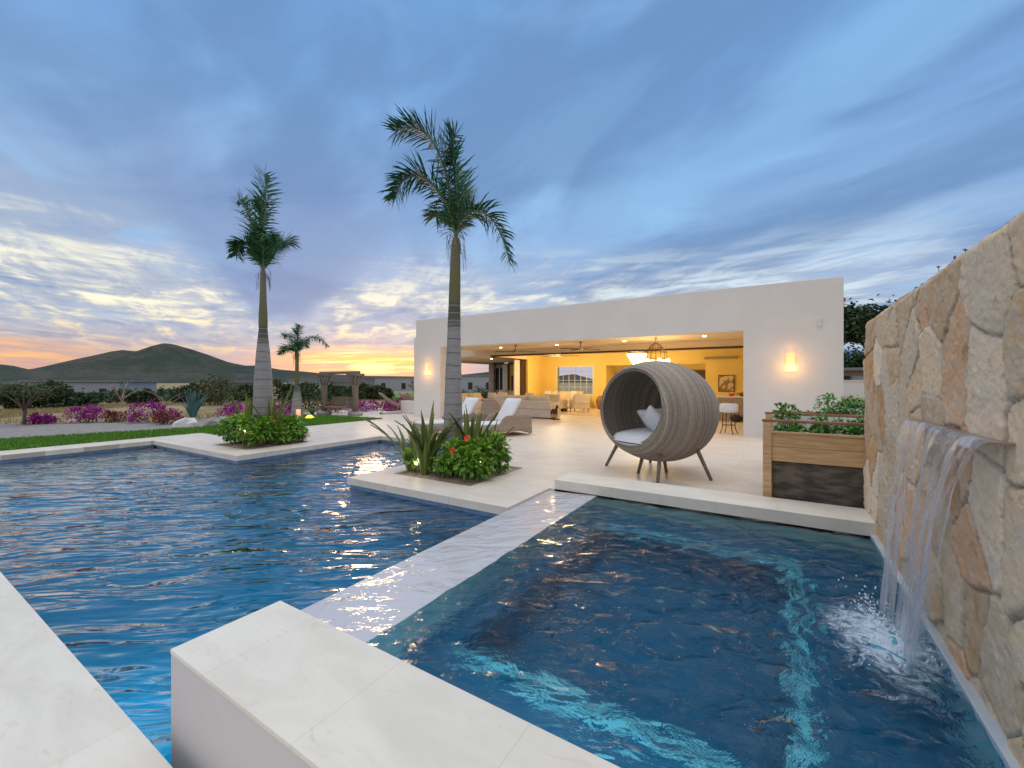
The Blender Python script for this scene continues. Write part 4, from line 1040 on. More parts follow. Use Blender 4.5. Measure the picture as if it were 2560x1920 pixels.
def sofa(label,loc,rz,w_,arms=(1,1),fab='beige_fab',ncush=3,group=None,dep=.95):
    t=thing('sofa',label,'sofa',loc,rz,group=group)
    h=w_/2
    b=MB(); b.box(-h,-dep/2,.04,h,dep/2,.36); b.build('base',M[fab],t,bevel=.03,seg=3)
    b=MB(); b.box(-h,dep/2-.18,.361,h,dep/2,.70); b.build('backrest',M[fab],t,bevel=.04,seg=3)
    for s in (-1,1):
        if arms[(s+1)//2]:
            b=MB(); b.box(s*h-(.16 if s>0 else 0),-dep/2,.362,s*h+(.16 if s<0 else 0),dep/2-.181,.62); b.build('armrest',M[fab],t,bevel=.04,seg=3)
    wi=(w_-.36)/ncush
    for k in range(ncush):
        x=-h+.18+k*wi
        b=soft_box(x+.01,-dep/2-.01,.362,x+wi-.01,dep/2-.2,.48,.02,6); b.build('seat_cushion',M['cream_fab'],t,smooth=True)
        b=soft_box(-wi/2+.02,-.24,-.08,wi/2-.02,.24,.08,.03,6); b=xform(b,Matrix.Translation((x+wi/2,dep/2-.27,.66))@Matrix.Rotation(R(72),4,'X')); b.build('back_cushion',M['cream_fab'],t,smooth=True)
    return t
# terrace sofa seen from its back: back along world -Y => rotate 180
sofa('long beige slipcovered sofa with its back to the pool beside the horse statue',(-9.05,15.2,0),R(180),3.2,ncush=3)
sofa('beige sofa standing at the left end of the terrace behind the palm',(-12.3,16.0,0),R(75),2.0,ncush=2)
sofa('cream sofa with pillows in the left side room under the dark picture',(-13.6,21.6,0),R(0),2.4,ncush=3,fab='cream_fab')
sofa('cream sofa with scatter pillows under the big grid window',(-10.0,21.3,.012),R(0),2.6,ncush=3,fab='cream_fab')
def armchair(label,loc,rz,fab='beige_fab'):
    t=thing('armchair',label,'armchair',loc,rz)
    b=MB(); b.box(-.4,-.4,.14,.4,.4,.36); b.build('base',M[fab],t,bevel=.02)
    b=MB(); b.box(-.4,.24,.361,.4,.42,.84); b.build('backrest',M[fab],t,bevel=.05,seg=3)
    for s in (-1,1):
        b=MB(); b.box(s*.4-(.13 if s>0 else 0),-.4,.362,s*.4+(.13 if s<0 else 0),.239,.60); b.build('armrest',M[fab],t,bevel=.03,seg=3)
    for x in (-.34,.34):
        for y in (-.34,.34):
            b=MB(); b.tube([(x,y,0),(x,y,.15)],[.018,.026],8); b.build('leg',M['darkwood'],t)
    b=soft_box(-.26,-.41,.362,.26,.235,.50,.02,6); b.build('cushion',M['cream_fab'],t,smooth=True)
armchair('beige upholstered armchair seen from behind, left of the big clay jar',(-8.15,19.2,.014),R(-140))
armchair('beige upholstered armchair with its back to the terrace near the side table',(-9.1,18.6,.014),R(175))
armchair('cream armchair in front of the small dark picture of the side room',(-13.0,19.3,0),R(150),'cream_fab')
armchair('cream armchair on the terrace between the two chaise backs',(-10.6,13.9,0),R(120),'cream_fab')
# scatter pillows on the sofas
for i,(x,y,z,r_,lab,mm) in enumerate(((-10.9,21.15,.72,.3,'tan scatter pillow at the left end of the window sofa','beige_fab'),(-9.3,21.15,.72,-.2,'tan scatter pillow at the right end of the window sofa','beige_fab'),(-9.9,15.05,.78,.2,'cream scatter pillow, left one showing over the terrace sofa back','cream_fab'),(-8.6,15.05,.78,-.2,'cream scatter pillow, right one showing over the terrace sofa back','cream_fab'),(-14.0,21.3,.72,.2,'plump cream pillow on the side room sofa','cream_fab'))):
    b=soft_box(-.22,-.22,-.06,.22,.22,.06,.04,6); o=b.build('pillow',M[mm],smooth=True); o.location=(x,y,z); o.rotation_euler=(R(72),0,r_); tag(o,lab,'pillow',group='scatter pillows on the sofas')
b=MB(); t=thing('side_table','small dark wooden cube table beside the beige armchair','side table',(-9.0,19.0,.014))
b.box(-.22,-.22,.0,.22,.22,.40); b.build('body',M['darkwood'],t,bevel=.01); b=MB(); b.box(-.25,-.25,.401,.25,.25,.43); b.build('table_top',M['bronze'],t)
t=thing('clay_jar','big glazed brown clay jar standing by the yellow back wall','jar',(-6.9+ -.9,21.2,.014))
b=MB(); b.lathe([(.13,0),(.17,.05),(.235,.30),(.25,.42),(.21,.58),(.14,.65),(.155,.69),(.13,.69),(.12,.64)],n=28); b.build('jar_body',M['clay'],t,smooth=True)
# coffee table
t=thing('coffee_table','low cream table in front of the window sofa','table',(-10.2,19.7,.014)); b=MB(); b.box(-.6,-.4,.32,.6,.4,.38); b.build('table_top',M['cream_fab'],t,bevel=.01)
for x in (-.5,.5):
    for y in (-.3,.3): b=MB(); b.tube([(x,y,0),(x,y,.32)],.03,8); b.build('leg',M['darkwood'],t)

# horse statue
def horse():
    t=thing('horse_statue','small dark bronze horse statue on a plinth next to the beige sofa','statue',(-7.30,14.75,0),R(-35))
    b=MB(); b.box(-.24,-.11,0,.24,.11,.035); b.build('plinth',M['darkwood'],t,bevel=.008)
    me=bpy.data.meshes.new('horse_body')
    V=[(-.02,0,.33),(.10,0,.335),(-.13,0,.34),(.17,0,.40),(.21,0,.48),(.225,0,.535),(.29,0,.50),(.325,0,.47)]
    E=[(0,1),(0,2),(1,3),(3,4),(4,5),(5,6),(6,7)]; Rr=[.075,.072,.075,.055,.04,.038,.026,.018]
    def leg(root,x,y,fwd,back):
        s=len(V); V.extend([(x,y,.25),(x+fwd,y,.17),(x+fwd-back,y,.09),(x+fwd-back+.01,y,.045)]); Rr.extend([.036,.022,.015,.018])
        E.append((root,s)); E.extend([(s,s+1),(s+1,s+2),(s+2,s+3)])
    leg(1,.12,.045,.02,.01); leg(1,.12,-.045,.06,.05); leg(2,-.15,.045,.02,.05); leg(2,-.15,-.045,-.01,.03)
    s=len(V); V.extend([(-.21,0,.34),(-.25,0,.25),(-.245,0,.16)]); Rr.extend([.02,.024,.012]); E.extend([(2,s),(s,s+1),(s+1,s+2)])
    s=len(V); V.extend([(.215,.02,.575),(.215,-.02,.575)]); Rr.extend([.009,.009]); E.extend([(5,s),(5,s+1)])
    me.from_pydata(V,E,[]); me.materials.append(M['bronze']); o=bpy.data.objects.new('horse_body',me); col.objects.link(o); o.parent=t
    sk=o.modifiers.new('skin','SKIN'); 
    for i,r_ in enumerate(Rr): me.skin_vertices[0].data[i].radius=(r_,r_)
    me.skin_vertices[0].data[0].use_root=True
    o.modifiers.new('sub','SUBSURF').levels=2
    sk.use_smooth_shade=True
    for s_ in o.modifiers: 
        if s_.type=='SUBSURF': s_.render_levels=2
horse()

# bar counter, stool, things on it
t=thing('bar_counter','stone bar counter with a pale top at the right end of the room','counter',(-.6,17.8,.014))
b=MB(); b.box(-1.3,-.3,0,1.3,.3,.86); b.build('counter_body',M['granite'],t,bevel=.01); b=MB(); b.box(-1.36,-.36,.861,1.36,.36,.90); b.build('counter_top',M['stucco'],t,bevel=.006)
t=thing('fruit_bowl','small red bowl on the bar counter','bowl',(-1.45,17.75,.914)); b=MB(); b.lathe([(.05,0),(.12,.08),(.13,.10),(.11,.08),(.04,.02)],n=18); b.build('bowl_body',M['red'],t,smooth=True)
t=thing('flower_arrangement','low dark flower arrangement on the bar counter beside the red bowl','flowers',(-1.08,17.75,.914)); b=MB(); b.lathe([(.08,0),(.10,.06),(.08,.06)],n=14); b.build('dish',M['darkwood'],t)
b=MB()
for k in range(160):
    a=random.uniform(0,6.28); q=random.uniform(0,.2); b.leaf((q*math.cos(a),q*math.sin(a),.05+random.uniform(0,.08)),(math.cos(a),math.sin(a),random.uniform(0,1)),(0,0,1),.07,.03)
b.build('foliage',M['redbract'],t)
t=thing('bar_stool','round stool with a white drum seat and thin bent metal legs','stool',(-1.17,13.45,0))
b=MB(); b.lathe([(.20,.60),(.235,.61),(.24,.70),(.235,.82),(.20,.845),(.0,.85)],n=28); b.build('seat',M['white_fab'],t,smooth=True)
for k in range(4):
    a=k*math.pi/2+.5; c,s=math.cos(a),math.sin(a); b=MB(); b.tube(smooth_path([(c*.16,s*.16,.60),(c*.17,s*.17,.35),(c*.18,s*.18,.15),(c*.25,s*.25,0)],4),.012,7); b.build('leg',M['iron'],t,smooth=True)
b=MB(); b.tube([(.17*math.cos(k/20*6.283),.17*math.sin(k/20*6.283),.24) for k in range(21)],.008,6); b.build('foot_ring',M['iron'],t)
t=thing('handbag','black bag on the floor in front of the bar counter','bag',(-1.25,17.1,.014)); b=MB(); b.ell((0,0,.13),(.22,.12,.13),14,8); b.build('bag_body',M['dusk'],t,smooth=True); b=MB(); b.tube(smooth_path([(-.12,0,.2),(-.05,0,.33),(.05,0,.33),(.12,0,.2)],5),.01,6); b.build('handle',M['dusk'],t)

# sling chairs left of the facade, low wall
def sling(label,loc,rz):
    t=thing('lounge_chair',label,'lounge chair',loc,rz,group='wicker bucket chairs by the low wall')
    b=MB(); n=14; vs=[]
    for j in range(9):
        v=j/8
        for i in range(n+1):
            a=-.9+1.8*i/n; x=.42*math.sin(a)*(1-.2*v); y=-.45+.85*v+.10*(1-math.cos(a)); z=.30+.55*v**1.6+ .30*(1-math.cos(a))+.02
            vs.append((x,y,z))
    b.add(vs,[(j*(n+1)+i,j*(n+1)+i+1,(j+1)*(n+1)+i+1,(j+1)*(n+1)+i) for j in range(8) for i in range(n)])
    o=b.build('wicker_shell',M['wicker'],t,smooth=True); so_=o.modifiers.new('thick','SOLIDIFY'); so_.thickness=.04
    for s in (-1,1):
        b=MB(); b.tube(smooth_path([(s*.35,-.4,.35),(s*.35,-.42,.05),(s*.35,-.3,.02),(s*.35,.4,.02),(s*.35,.45,.1),(s*.3,.3,.6)],4),.012,6); b.build('runner',M['chain'],t)
sling('wicker bucket chair on metal runners, the nearer one by the low white wall',(-15.0,13.5,0),R(150))
sling('pale wicker bucket chair behind the nearer one by the low white wall',(-14.9,14.6,0),R(185))
b=MB(); b.box(-14.75,13.9,0,-13.01,14.2,.57); tag(b.build('low_wall',M['stucco'],bevel=.01),'short low white stucco wall running left from the villa corner','low wall')

# swing bench between tree-trunk posts
def swing():
    t=thing('garden_swing','rustic wooden swing bench hung between two forked tree-trunk posts','swing',(-16.05,11.6,0))
    T=lambda p:(p[0]+16.05,p[1]-11.6,p[2])
    for (x,y) in ((-16.8,11.4),(-15.3,11.85)):
        b=MB(); b.tube([T((x,y,.1)),T((x+.02,y,.7)),T((x,y,1.15)),T((x,y,1.3))],[.13,.11,.13,.15],10)
        for k in range(7):
            a=k*.9; b.tube([T((x,y,1.05)),T((x+.12*math.cos(a),y+.12*math.sin(a),1.35)),T((x+.27*math.cos(a),y+.22*math.sin(a),1.72))],[.06,.045,.035],7)
        b.build('post',M['plank'],t,smooth=True)
        b=MB(); b.box(*T((x-.30,y-.25,1.70)),*T((x+.30,y+.25,1.80))); b.build('post_cap',M['plank'],t,bevel=.02)
        b=MB()
        for k in range(10): a=k*.63; b.ell(T((x+.20*math.cos(a),y+.20*math.sin(a),.08)),(.13,.12,.11),8,6,.12)
        b.build('stone_base',M['rock'],t,smooth=True)
    b=MB(); b.tube([T((-17.0,11.33,1.83)),T((-15.1,11.92,1.85))],.06,8); b.build('cross_beam',M['plank'],t)
    d=Vector((1.5,.45,0)).normalized(); nrm=Vector((-d.y,d.x,0)); c=Vector((0,0,0))
    rot=math.atan2(d.y,d.x)
    b=MB(); b.rbox((0,0,.36),(1.15,.5,.05),(0,0,rot)); b.build('seat',M['plank'],t)
    b=MB()
    for k in range(5): b.rbox(Vector((0,0,.46+k*.075))+nrm*.26,(1.15,.03,.06),(0,0,rot))
    b.build('backrest',M['plank'],t)
    for s in (-1,1):
        b=MB(); b.rbox(d*s*.56+Vector((0,0,.52)),(.05,.48,.05),(0,0,rot)); b.rbox(d*s*.56+Vector((0,0,.44))-nrm*.2,(.05,.05,.14),(0,0,rot)); b.build('armrest',M['plank'],t)
        b=MB(); b.tube([d*s*.56+Vector((0,0,.5)),d*s*.60+Vector((0,0,1.83))],.008,5); b.build('rope',M['iron'],t)
swing()
# ------------------------------------------------------------------ palms
FR=Vector((.848,.530,0)); FD=Vector((-.530,.848,0))    # two fixed horizontal world directions used to lay out fronds
def frond(par, base, pts, Ll, n=60, plum=.5, droop=.35, taper=.75, W=.024):
    """pts: (side, up, depth) offsets from base"""
    P=[Vector(base)+FR*p[0]+Vector((0,0,p[1]))+FD*(p[2] if len(p)>2 else 0) for p in pts]
    C=smooth_path(P,10); b=MB(); b.tube(C,[.022*(1-.85*i/len(C))+.003 for i in range(len(C))],6)
    st=b.build('frond',M['palmstem'],par,smooth=True)
    b=MB(); m=len(C); tot=n
    for k in range(tot):
        u=.10+.90*k/tot; f=u*(m-1); i=int(f); q=f-i
        p=C[i].lerp(C[min(i+1,m-1)],q); T=(C[min(i+1,m-1)]-C[max(i-1,0)]).normalized()
        S=T.cross(Vector((0,0,1))); S=S.normalized() if S.length>.05 else FD.copy()
        U=S.cross(T).normalized()
        prof=min(1,.55+u*1.6)*(1 if u<.6 else 1-(u-.6)*taper*1.2)
        for s in (-1,1):
            for lay in range(2):
                tilt=random.uniform(-plum,plum)+(.45 if lay==0 else -.25)
                d=(S*s*math.cos(tilt)+U*math.sin(tilt))
                d=(d*.85+T*random.uniform(.35,.75)+FR*-.10).normalized()
                L=Ll*prof*random.uniform(.75,1.1); r_=random.random()
                side=d.cross(U.lerp(T,.3)).normalized()*W*.5*random.uniform(.7,1.1)
                g_=Vector((0,0,-1)); d2=(d+g_*droop*random.uniform(.3,1.2)).normalized(); d3=(d2+g_*droop*random.uniform(.3,1.4)).normalized()
                a0=p; a1=p+d*L*.35; a2=a1+d2*L*.35; a3=a2+d3*L*.3
                b.add([a0-side*.4,a0+side*.4,a1+side,a1-side,a2+side*.8,a2-side*.8,a3],[(0,1,2,3),(3,2,4,5),(5,4,6)],r_)
    b.build('leaflets',M['palmleaf'],st)
def palm(label,x,y,trunk,zg,fronds,Ll,n,group=None,lean=(0,0),W=.024,nf=1,sc=(1,1)):
    t=thing('palm_tree',label,'palm tree',(x,y,0),group=group)
    top=trunk[-1][0]
    zs=[p[0] for p in trunk]; path=[];rad=[]
    for i in range(60):
        z=zs[0]+(top-zs[0])*i/59; r_=np.interp(z,zs,[p[1] for p in trunk]); u=z/top
        o=FR*(lean[0]*u*u)+FD*(lean[1]*u*u); path.append((o.x,o.y,z)); rad.append(float(r_)*(1+.012*math.sin(z*29)))
    b=MB(); b.tube(path,rad,20); b.build('trunk',trunk_mat('palm_trunk_bark',zg,top),t,smooth=True)
    base=path[-1]
    # dry fibres under the crown
    b=MB()
    for k in range(26):
        a=random.uniform(0,6.28); p=Vector(base)+Vector((.06*math.cos(a),.06*math.sin(a),random.uniform(-.25,.1)))
        b.tube([p,p+Vector((.08*math.cos(a),.08*math.sin(a),-.03)),p+Vector((.11*math.cos(a),.11*math.sin(a),-random.uniform(.1,.4)))],.004,4)
    b.build('dry_fibre',M['stem'],t)
    for f in fronds: frond(t,base,[(p[0]*sc[0],p[1]*sc[1])+tuple(q*.8 for q in p[2:]) for p in f[0]],f[1] if len(f)>1 else Ll,n,W=W,droop=f[2] if len(f)>2 else .35)
palm('tallest royal palm, its crown bent by wind, in the nearer planting bed',-4.60,5.50,
     [(0,.205),(.35,.175),(.8,.155),(1.5,.138),(2.2,.112),(2.45,.108),(2.7,.10),(3.2,.092),(3.7,.078),(3.88,.055)],2.75,
     [([(0,0),(-.10,.75,.1),(-.22,1.35,.1),(-.45,1.85,.1),(-.75,2.02,.05),(-1.0,1.92)],.52,.15),
      ([(0,0),(.0,.7,.3),(-.05,1.3,.4),(-.12,1.75,.4),(-.06,2.05,.4)],.50,-.05),
      ([(0,0),(-.10,.45,-.2),(-.35,.85,-.3),(-.62,1.0,-.3),(-.86,.86,-.3),(-.95,.6,-.3)],.46),
      ([(0,0),(.10,.30,-.1),(.32,.42,-.2),(.58,.30,-.2),(.78,-.05,-.2),(.90,-.48,-.2)],.44),
      ([(0,0),(-.02,.6,.5),(.05,1.0,.9),(-.02,1.3,1.2)],.50),
      ([(0,0),(-.10,.4,.5),(-.30,.7,.8),(-.5,.75,1.1)],.46),
      ([(0,0),(.03,.5,0),(-.03,1.2,0),(-.10,1.6,0)],.35)],.5,66,lean=(.05,0),W=.027,sc=(1,.93))
palm('royal palm with upright fronds in the farther planting bed beside the hill',-10.50,5.50,
     [(0,.235),(.5,.225),(1.0,.215),(1.6,.19),(2.2,.145),(2.5,.115),(2.72,.095),(2.9,.098),(3.15,.092),(3.4,.078),(3.9,.064),(4.15,.055)],2.75,
     [([(0,0),(.03,.6,-.1),(.10,1.3,-.1),(.15,1.9,-.1),(.10,2.35,-.1)],.55,.1),
      ([(0,0),(-.18,.6,.1),(-.42,1.15,.1),(-.68,1.6,.1),(-.82,1.8,.1)],.50,.2),
      ([(0,0),(.12,.4,-.2),(.26,.70,-.3),(.40,.75,-.4),(.46,.5,-.4)],.42),
      ([(0,0),(-.15,.35,-.2),(-.35,.6,-.3),(-.55,.55,-.3),(-.65,.3,-.3)],.40),
      ([(0,0),(.05,.5,.5),(.12,.9,.8),(.2,1.0,1.2)],.48),
      ([(0,0),(-.1,.5,.4),(-.2,.9,.7),(-.35,.95,1.0)],.48),
      ([(0,0),(-.03,.7,0),(-.05,1.3,0),(0,1.7,0)],.42)],.5,62,W=.031,sc=(.74,.97))
palm('small palm with one long arched frond standing on the far lawn',-16.7,10.1,
     [(-.05,.25),(.3,.22),(.8,.17),(1.1,.12),(1.3,.085),(1.8,.075),(2.3,.07),(2.65,.08)],1.35,
     [([(0,0),(.0,.4,0),(.05,.8,0),(.12,1.05,0)],.40,.1),([(0,0),(-.2,.35,0),(-.35,.65,0),(-.5,.7,0)],.42),([(0,0),(.3,.42,0),(.65,.62,0),(1.0,.52,0),(1.25,.25,0)],.34,.9),
      ([(0,0),(-.25,.2,0),(-.5,.2,0),(-.65,-.05,0)],.38),([(0,0),(.2,.3,-.2),(.35,.45,-.3),(.45,.3,-.4)],.40),([(0,0),(-.1,.3,.4),(-.1,.4,.8)],.4),
      ([(0,0),(.1,.2,-.4),(.1,.15,-.7)],.4),([(0,0),(-.2,.1,-.3),(-.35,0,-.5)],.36)],.4,34,W=.03)

# ------------------------------------------------------------------ planting beds
def hibiscus(label,x,y,rx,ry,h,nleaf,z0=.0,gr=None,seed=0,lm='leaf',size=.085,nfl=0,flowers=(),cat='shrub',name='hibiscus_shrub'):
    t=thing(name,label,cat,(x,y,z0),group=gr)
    rs=random.Random(seed); lumps=[]
    for k in range(int(9+rx*12)):
        a=rs.uniform(0,6.28); q=math.sqrt(rs.random())*.85
        lumps.append((rx*q*math.cos(a),ry*q*math.sin(a),h*rs.uniform(.30,.88),rs.uniform(.09,.22)*min(1,h/.5)))
    b=MB()
    for k in range(nleaf):
        L=rs.choice(lumps); a=rs.uniform(0,6.28); ph=rs.uniform(-.9,1.5); rr=L[3]*rs.uniform(.55,1.15)
        n_=Vector((math.cos(a)*math.cos(ph),math.sin(a)*math.cos(ph),math.sin(ph)))
        p=Vector(L[:3])+n_*rr; 
        if p.z<.03: p.z=rs.uniform(.03,.12)
        d=(n_+Vector((rs.uniform(-.6,.6),rs.uniform(-.6,.6),rs.uniform(-.7,.3)))).normalized()
        s=size*rs.uniform(.6,1.2); b.leaf(p,d,n_+Vector((0,0,.6)),s,s*.62,min(1,max(0,rs.gauss(.45,.25)+(.2 if n_.z>.4 else -.1))))
    b.build('foliage',M[lm],t)
    b=MB()
    for L in lumps:
        for q in range(2):
            bx,by=L[0]*.6+rs.uniform(-.05,.05),L[1]*.6+rs.uniform(-.05,.05)
            b.tube([(bx,by,-.02),((bx+L[0])/2,(by+L[1])/2,L[2]*.5),(L[0],L[1],L[2]+L[3]*.5)],[.007,.005,.003],5)
    b.build('stems',M['stem'],t)
    for (fx,fy,fz) in flowers:
        b=MB(); c=Vector((fx,fy,fz)); nd=Vector((-.2,-.9,.4)).normalized(); u=nd.orthogonal().normalized(); v_=nd.cross(u)
        for k in range(5):
            a=k*1.257; d=(u*math.cos(a)+v_*math.sin(a)); e=(u*math.cos(a+.6)+v_*math.sin(a+.6)); f=(u*math.cos(a-.6)+v_*math.sin(a-.6))
            b.add([c,c+f*.045+nd*.02,c+d*.065+nd*.012,c+e*.045+nd*.02],[(0,1,2,3)])
        b.tube([c,c+nd*.07],[.006,.004],5); b.build('flower',M['red'],t)
    return t
# near bed: shrubs along its edges
hibiscus('leafy hibiscus with a red flower at the front right of the near palm bed',-4.10,5.22,.42,.32,.50,1500,seed=1,size=.10,flowers=((.02,-.34,.46),(.10,-.1,.62)))
hibiscus('leafy hibiscus with tiny lights at the right corner of the near palm bed',-4.02,5.85,.30,.38,.54,1100,seed=2,size=.09)
hibiscus('sparse small-leaved shrub at the left corner of the near palm bed',-5.0,5.2,.24,.28,.36,800,seed=3,size=.065)
hibiscus('dense low hibiscus in the front middle of the near palm bed',-4.42,5.05,.28,.2,.30,600,seed=4,size=.075)
hibiscus('hibiscus at the back of the near palm bed behind the trunk',-4.7,6.0,.40,.26,.45,900,seed=5)
# far bed
hibiscus('dense hibiscus with a red flower at the front right of the far palm bed',-10.15,5.10,.50,.36,.62,1900,seed=6,flowers=((.18,-.34,.36),(.42,.2,.62)),size=.10)
hibiscus('dense hibiscus with red buds at the left end of the far palm bed',-10.80,5.12,.46,.36,.60,1800,seed=7,flowers=((-.30,-.05,.66),(-.1,.15,.66)),size=.10)
hibiscus('hibiscus shrub with thin side stems at the right end of the far palm bed',-10.05,5.72,.34,.42,.56,1300,seed=8,size=.10)
hibiscus('hibiscus at the back of the far palm bed behind the trunk',-10.8,5.85,.40,.3,.6,900,seed=9,size=.10)
hibiscus('small pale sprig growing at the right tip of the far palm bed',-9.85,6.10,.12,.12,.32,160,seed=10,size=.07)

def swords(label,x,y,blades,seed,z0=0,w_=.075,m='sword',name='sword_plant'):
    t=thing(name,label,'plant',(x,y,z0)); rs=random.Random(seed); b=MB()
    for (a,lean,L) in blades:
        d=Vector((math.cos(a),math.sin(a),0)); side=Vector((-d.y,d.x,0)); r_=rs.random(); vs=[]; m_=7
        W=w_*rs.uniform(.8,1.15); base=d*.05
        for i in range(m_+1):
            u=i/m_; ang=lean*(.35+.9*u); 
            p=base+d*(math.sin(ang)*L*u)+Vector((0,0,math.cos(ang*.9)*L*u)); ww=W*(.55+1.2*u-1.75*u*u)*.9 if u<.98 else .002
            ww=max(ww,.002); tw=.35*math.sin(u*2+a); s2=side*math.cos(tw)+d*math.sin(tw)*.5
            vs+=[p-s2*ww*.5,p+Vector((0,0,-.012))-d*-.008,p+s2*ww*.5]
        b.add(vs,[(i*3+j,i*3+j+1,i*3+j+4,i*3+j+3) for i in range(m_) for j in range(2)],r_)
    b.build('blades',M[m],t); return t
def bl(n,seed,l0,l1,le0,le1,a0=0,a1=6.283):
    rs=random.Random(seed); return [(a0+(a1-a0)*(k+rs.random()*.7)/n,rs.uniform(le0,le1),rs.uniform(l0,l1)) for k in range(n)]
swords('spiky olive sword-leaved plant left of the near palm trunk',-4.98,5.30,bl(17,1,.75,1.22,.10,.60),1,w_=.15)
swords('tall upright sword-leaved plant right of the near palm trunk',-4.28,5.50,bl(11,2,.85,1.10,.06,.40),2,w_=.15)
swords('arching sword-leaved plant at the left edge of the near palm bed',-5.12,5.05,bl(6,3,.85,1.15,.40,.62,2.2,4.6),3,w_=.12)
swords('sword-leaved plant rising behind the far palm shrubs, left of its trunk',-10.95,5.40,bl(10,4,1.10,1.40,.05,.38),4,w_=.14)
swords('sword-leaved plant rising behind the far palm shrubs, right of its trunk',-10.10,5.50,bl(10,5,1.10,1.45,.05,.40),5,w_=.14)
swords('blue-green agave clump with stiff upright leaves by the grey boulder',-19.6,7.55,bl(26,6,1.0,1.35,.02,.55),6,z0=-.12,w_=.17,m='agave',name='agave')
swords('small pale agave at the foot of the left swing post',-17.0,10.95,bl(14,7,.3,.45,.2,.8),7,w_=.07,m='agave',name='agave')
swords('dense spiky sword-leaved clump at the front left of the near palm bed',-4.78,5.02,bl(13,11,.60,.95,.10,.60),11,w_=.13)
swords('upright reddish-olive sword-leaved clump behind the near palm trunk',-4.45,5.85,bl(12,12,.85,1.15,.08,.45),12,w_=.14)
swords('short sword-leaved clump at the right of the near palm bed',-3.98,5.60,bl(9,13,.70,.95,.10,.55),13,w_=.12)
# spotlights in the beds and on the far lawn
for (x,y,z,lab) in ((-4.88,4.93,.18,'tiny lit spotlight among leaves at the front left of the near palm bed'),(-3.93,5.36,.22,'tiny lit spotlight among leaves at the right of the near palm bed'),(-10.05,4.85,.38,'tiny lit spotlight in the far palm bed shrubs')):
    t=thing('garden_light',lab,'garden light',(x,y,0),group='spotlights hidden in the palm beds')
    b=MB(); b.tube([(0,0,0),(0,0,z-.02)],.006,6); b.build('stake',M['iron'],t); b=MB(); b.ell((0,0,z),(.022,.022,.022),8,6); b.build('lens',M['bulb'],t,smooth=True)
    lamp('spotlight_beam',(0,.0,z+.04),.6,(1,.8,.45),.02,t)
t=thing('garden_light','small round glowing bollard at the foot of the small palm','garden light',(-16.2,9.85,0)); b=MB(); b.lathe([(.085,0),(.085,.32),(.06,.35)],n=14); b.build('lamp_body',M['lampbody'],t,smooth=True)
t=thing('garden_light','low yellow glowing lawn light beside the bollard','garden light',(-15.6,9.95,0)); b=MB(); b.lathe([(.13,0),(.17,.04),(.07,.14)],n=12); b.build('lens',M['lampcap'],t,smooth=True)
lamp('lawn_light_beam',(0,0,.25),2,(1,.8,.2),.05,t)

# ------------------------------------------------------------------ lawn (blades) and dry grass
def lawn(poly, name, label, n, z, seed, h=(.03,.07), m='blade', kind='stuff', wid=.012):
    rs=random.Random(seed); b=MB()
    xs=[p[0] for p in poly]; ys=[p[1] for p in poly]
    def inside(x,y):
        c=False; j=len(poly)-1
        for i in range(len(poly)):
            if (poly[i][1]>y)!=(poly[j][1]>y) and x<(poly[j][0]-poly[i][0])*(y-poly[i][1])/(poly[j][1]-poly[i][1])+poly[i][0]: c=not c
            j=i
        return c
    k=0
    while k<n:
        x,y=rs.uniform(min(xs),max(xs)),rs.uniform(min(ys),max(ys))
        if not inside(x,y): continue
        k+=1; a=rs.uniform(0,6.28); hh=rs.uniform(*h); zz_=z(x,y) if callable(z) else z
        for q in range(3):
            a2=a+q*2.1; dx_,dy_=math.cos(a2)*wid,math.sin(a2)*wid; lx,ly=rs.uniform(-.5,.5)*hh,rs.uniform(-.5,.5)*hh
            b.add([(x-dy_,y+dx_,zz_),(x+dy_,y-dx_,zz_),(x+lx+dx_,y+ly+dy_,zz_+hh)],[(0,1,2)],rs.random())
    o=b.build(name,M[m]); tag(o,label,'grass',kind=kind)
LP1=[(-14.0,-3),(-14.0,5.6),(-13.1,5.6),(-13.1,11.45),(-14.6,11.3),(-17.6,10.8),(-17.4,9.2),(-16.4,7.6),(-15.6,6.0),(-16.2,4.2),(-16.6,2.6),(-17.4,0),(-18,-3)]
b=MB(); b.prism(LP1,-.12,.004); tag(b.build('lawn',M['lawn']),kind='structure')
lawn(LP1,'lawn_grass','mown green lawn between the pool and the gravel bed',22000,.004,3)
def gz(x,y): return ground_z(math.hypot(x,y))-.02
FP=[(-22.5,2.5),(-20.5,7.2),(-20,12.5),(-19.2,17),(-20,24),(-40,50),(-62,42),(-78,20),(-60,4)]
lawn(FP,'dry_grass','tall straw-coloured dry grass of the field beyond the flower bed',26000,gz,4,(.18,.42),'drygrass',wid=.035)

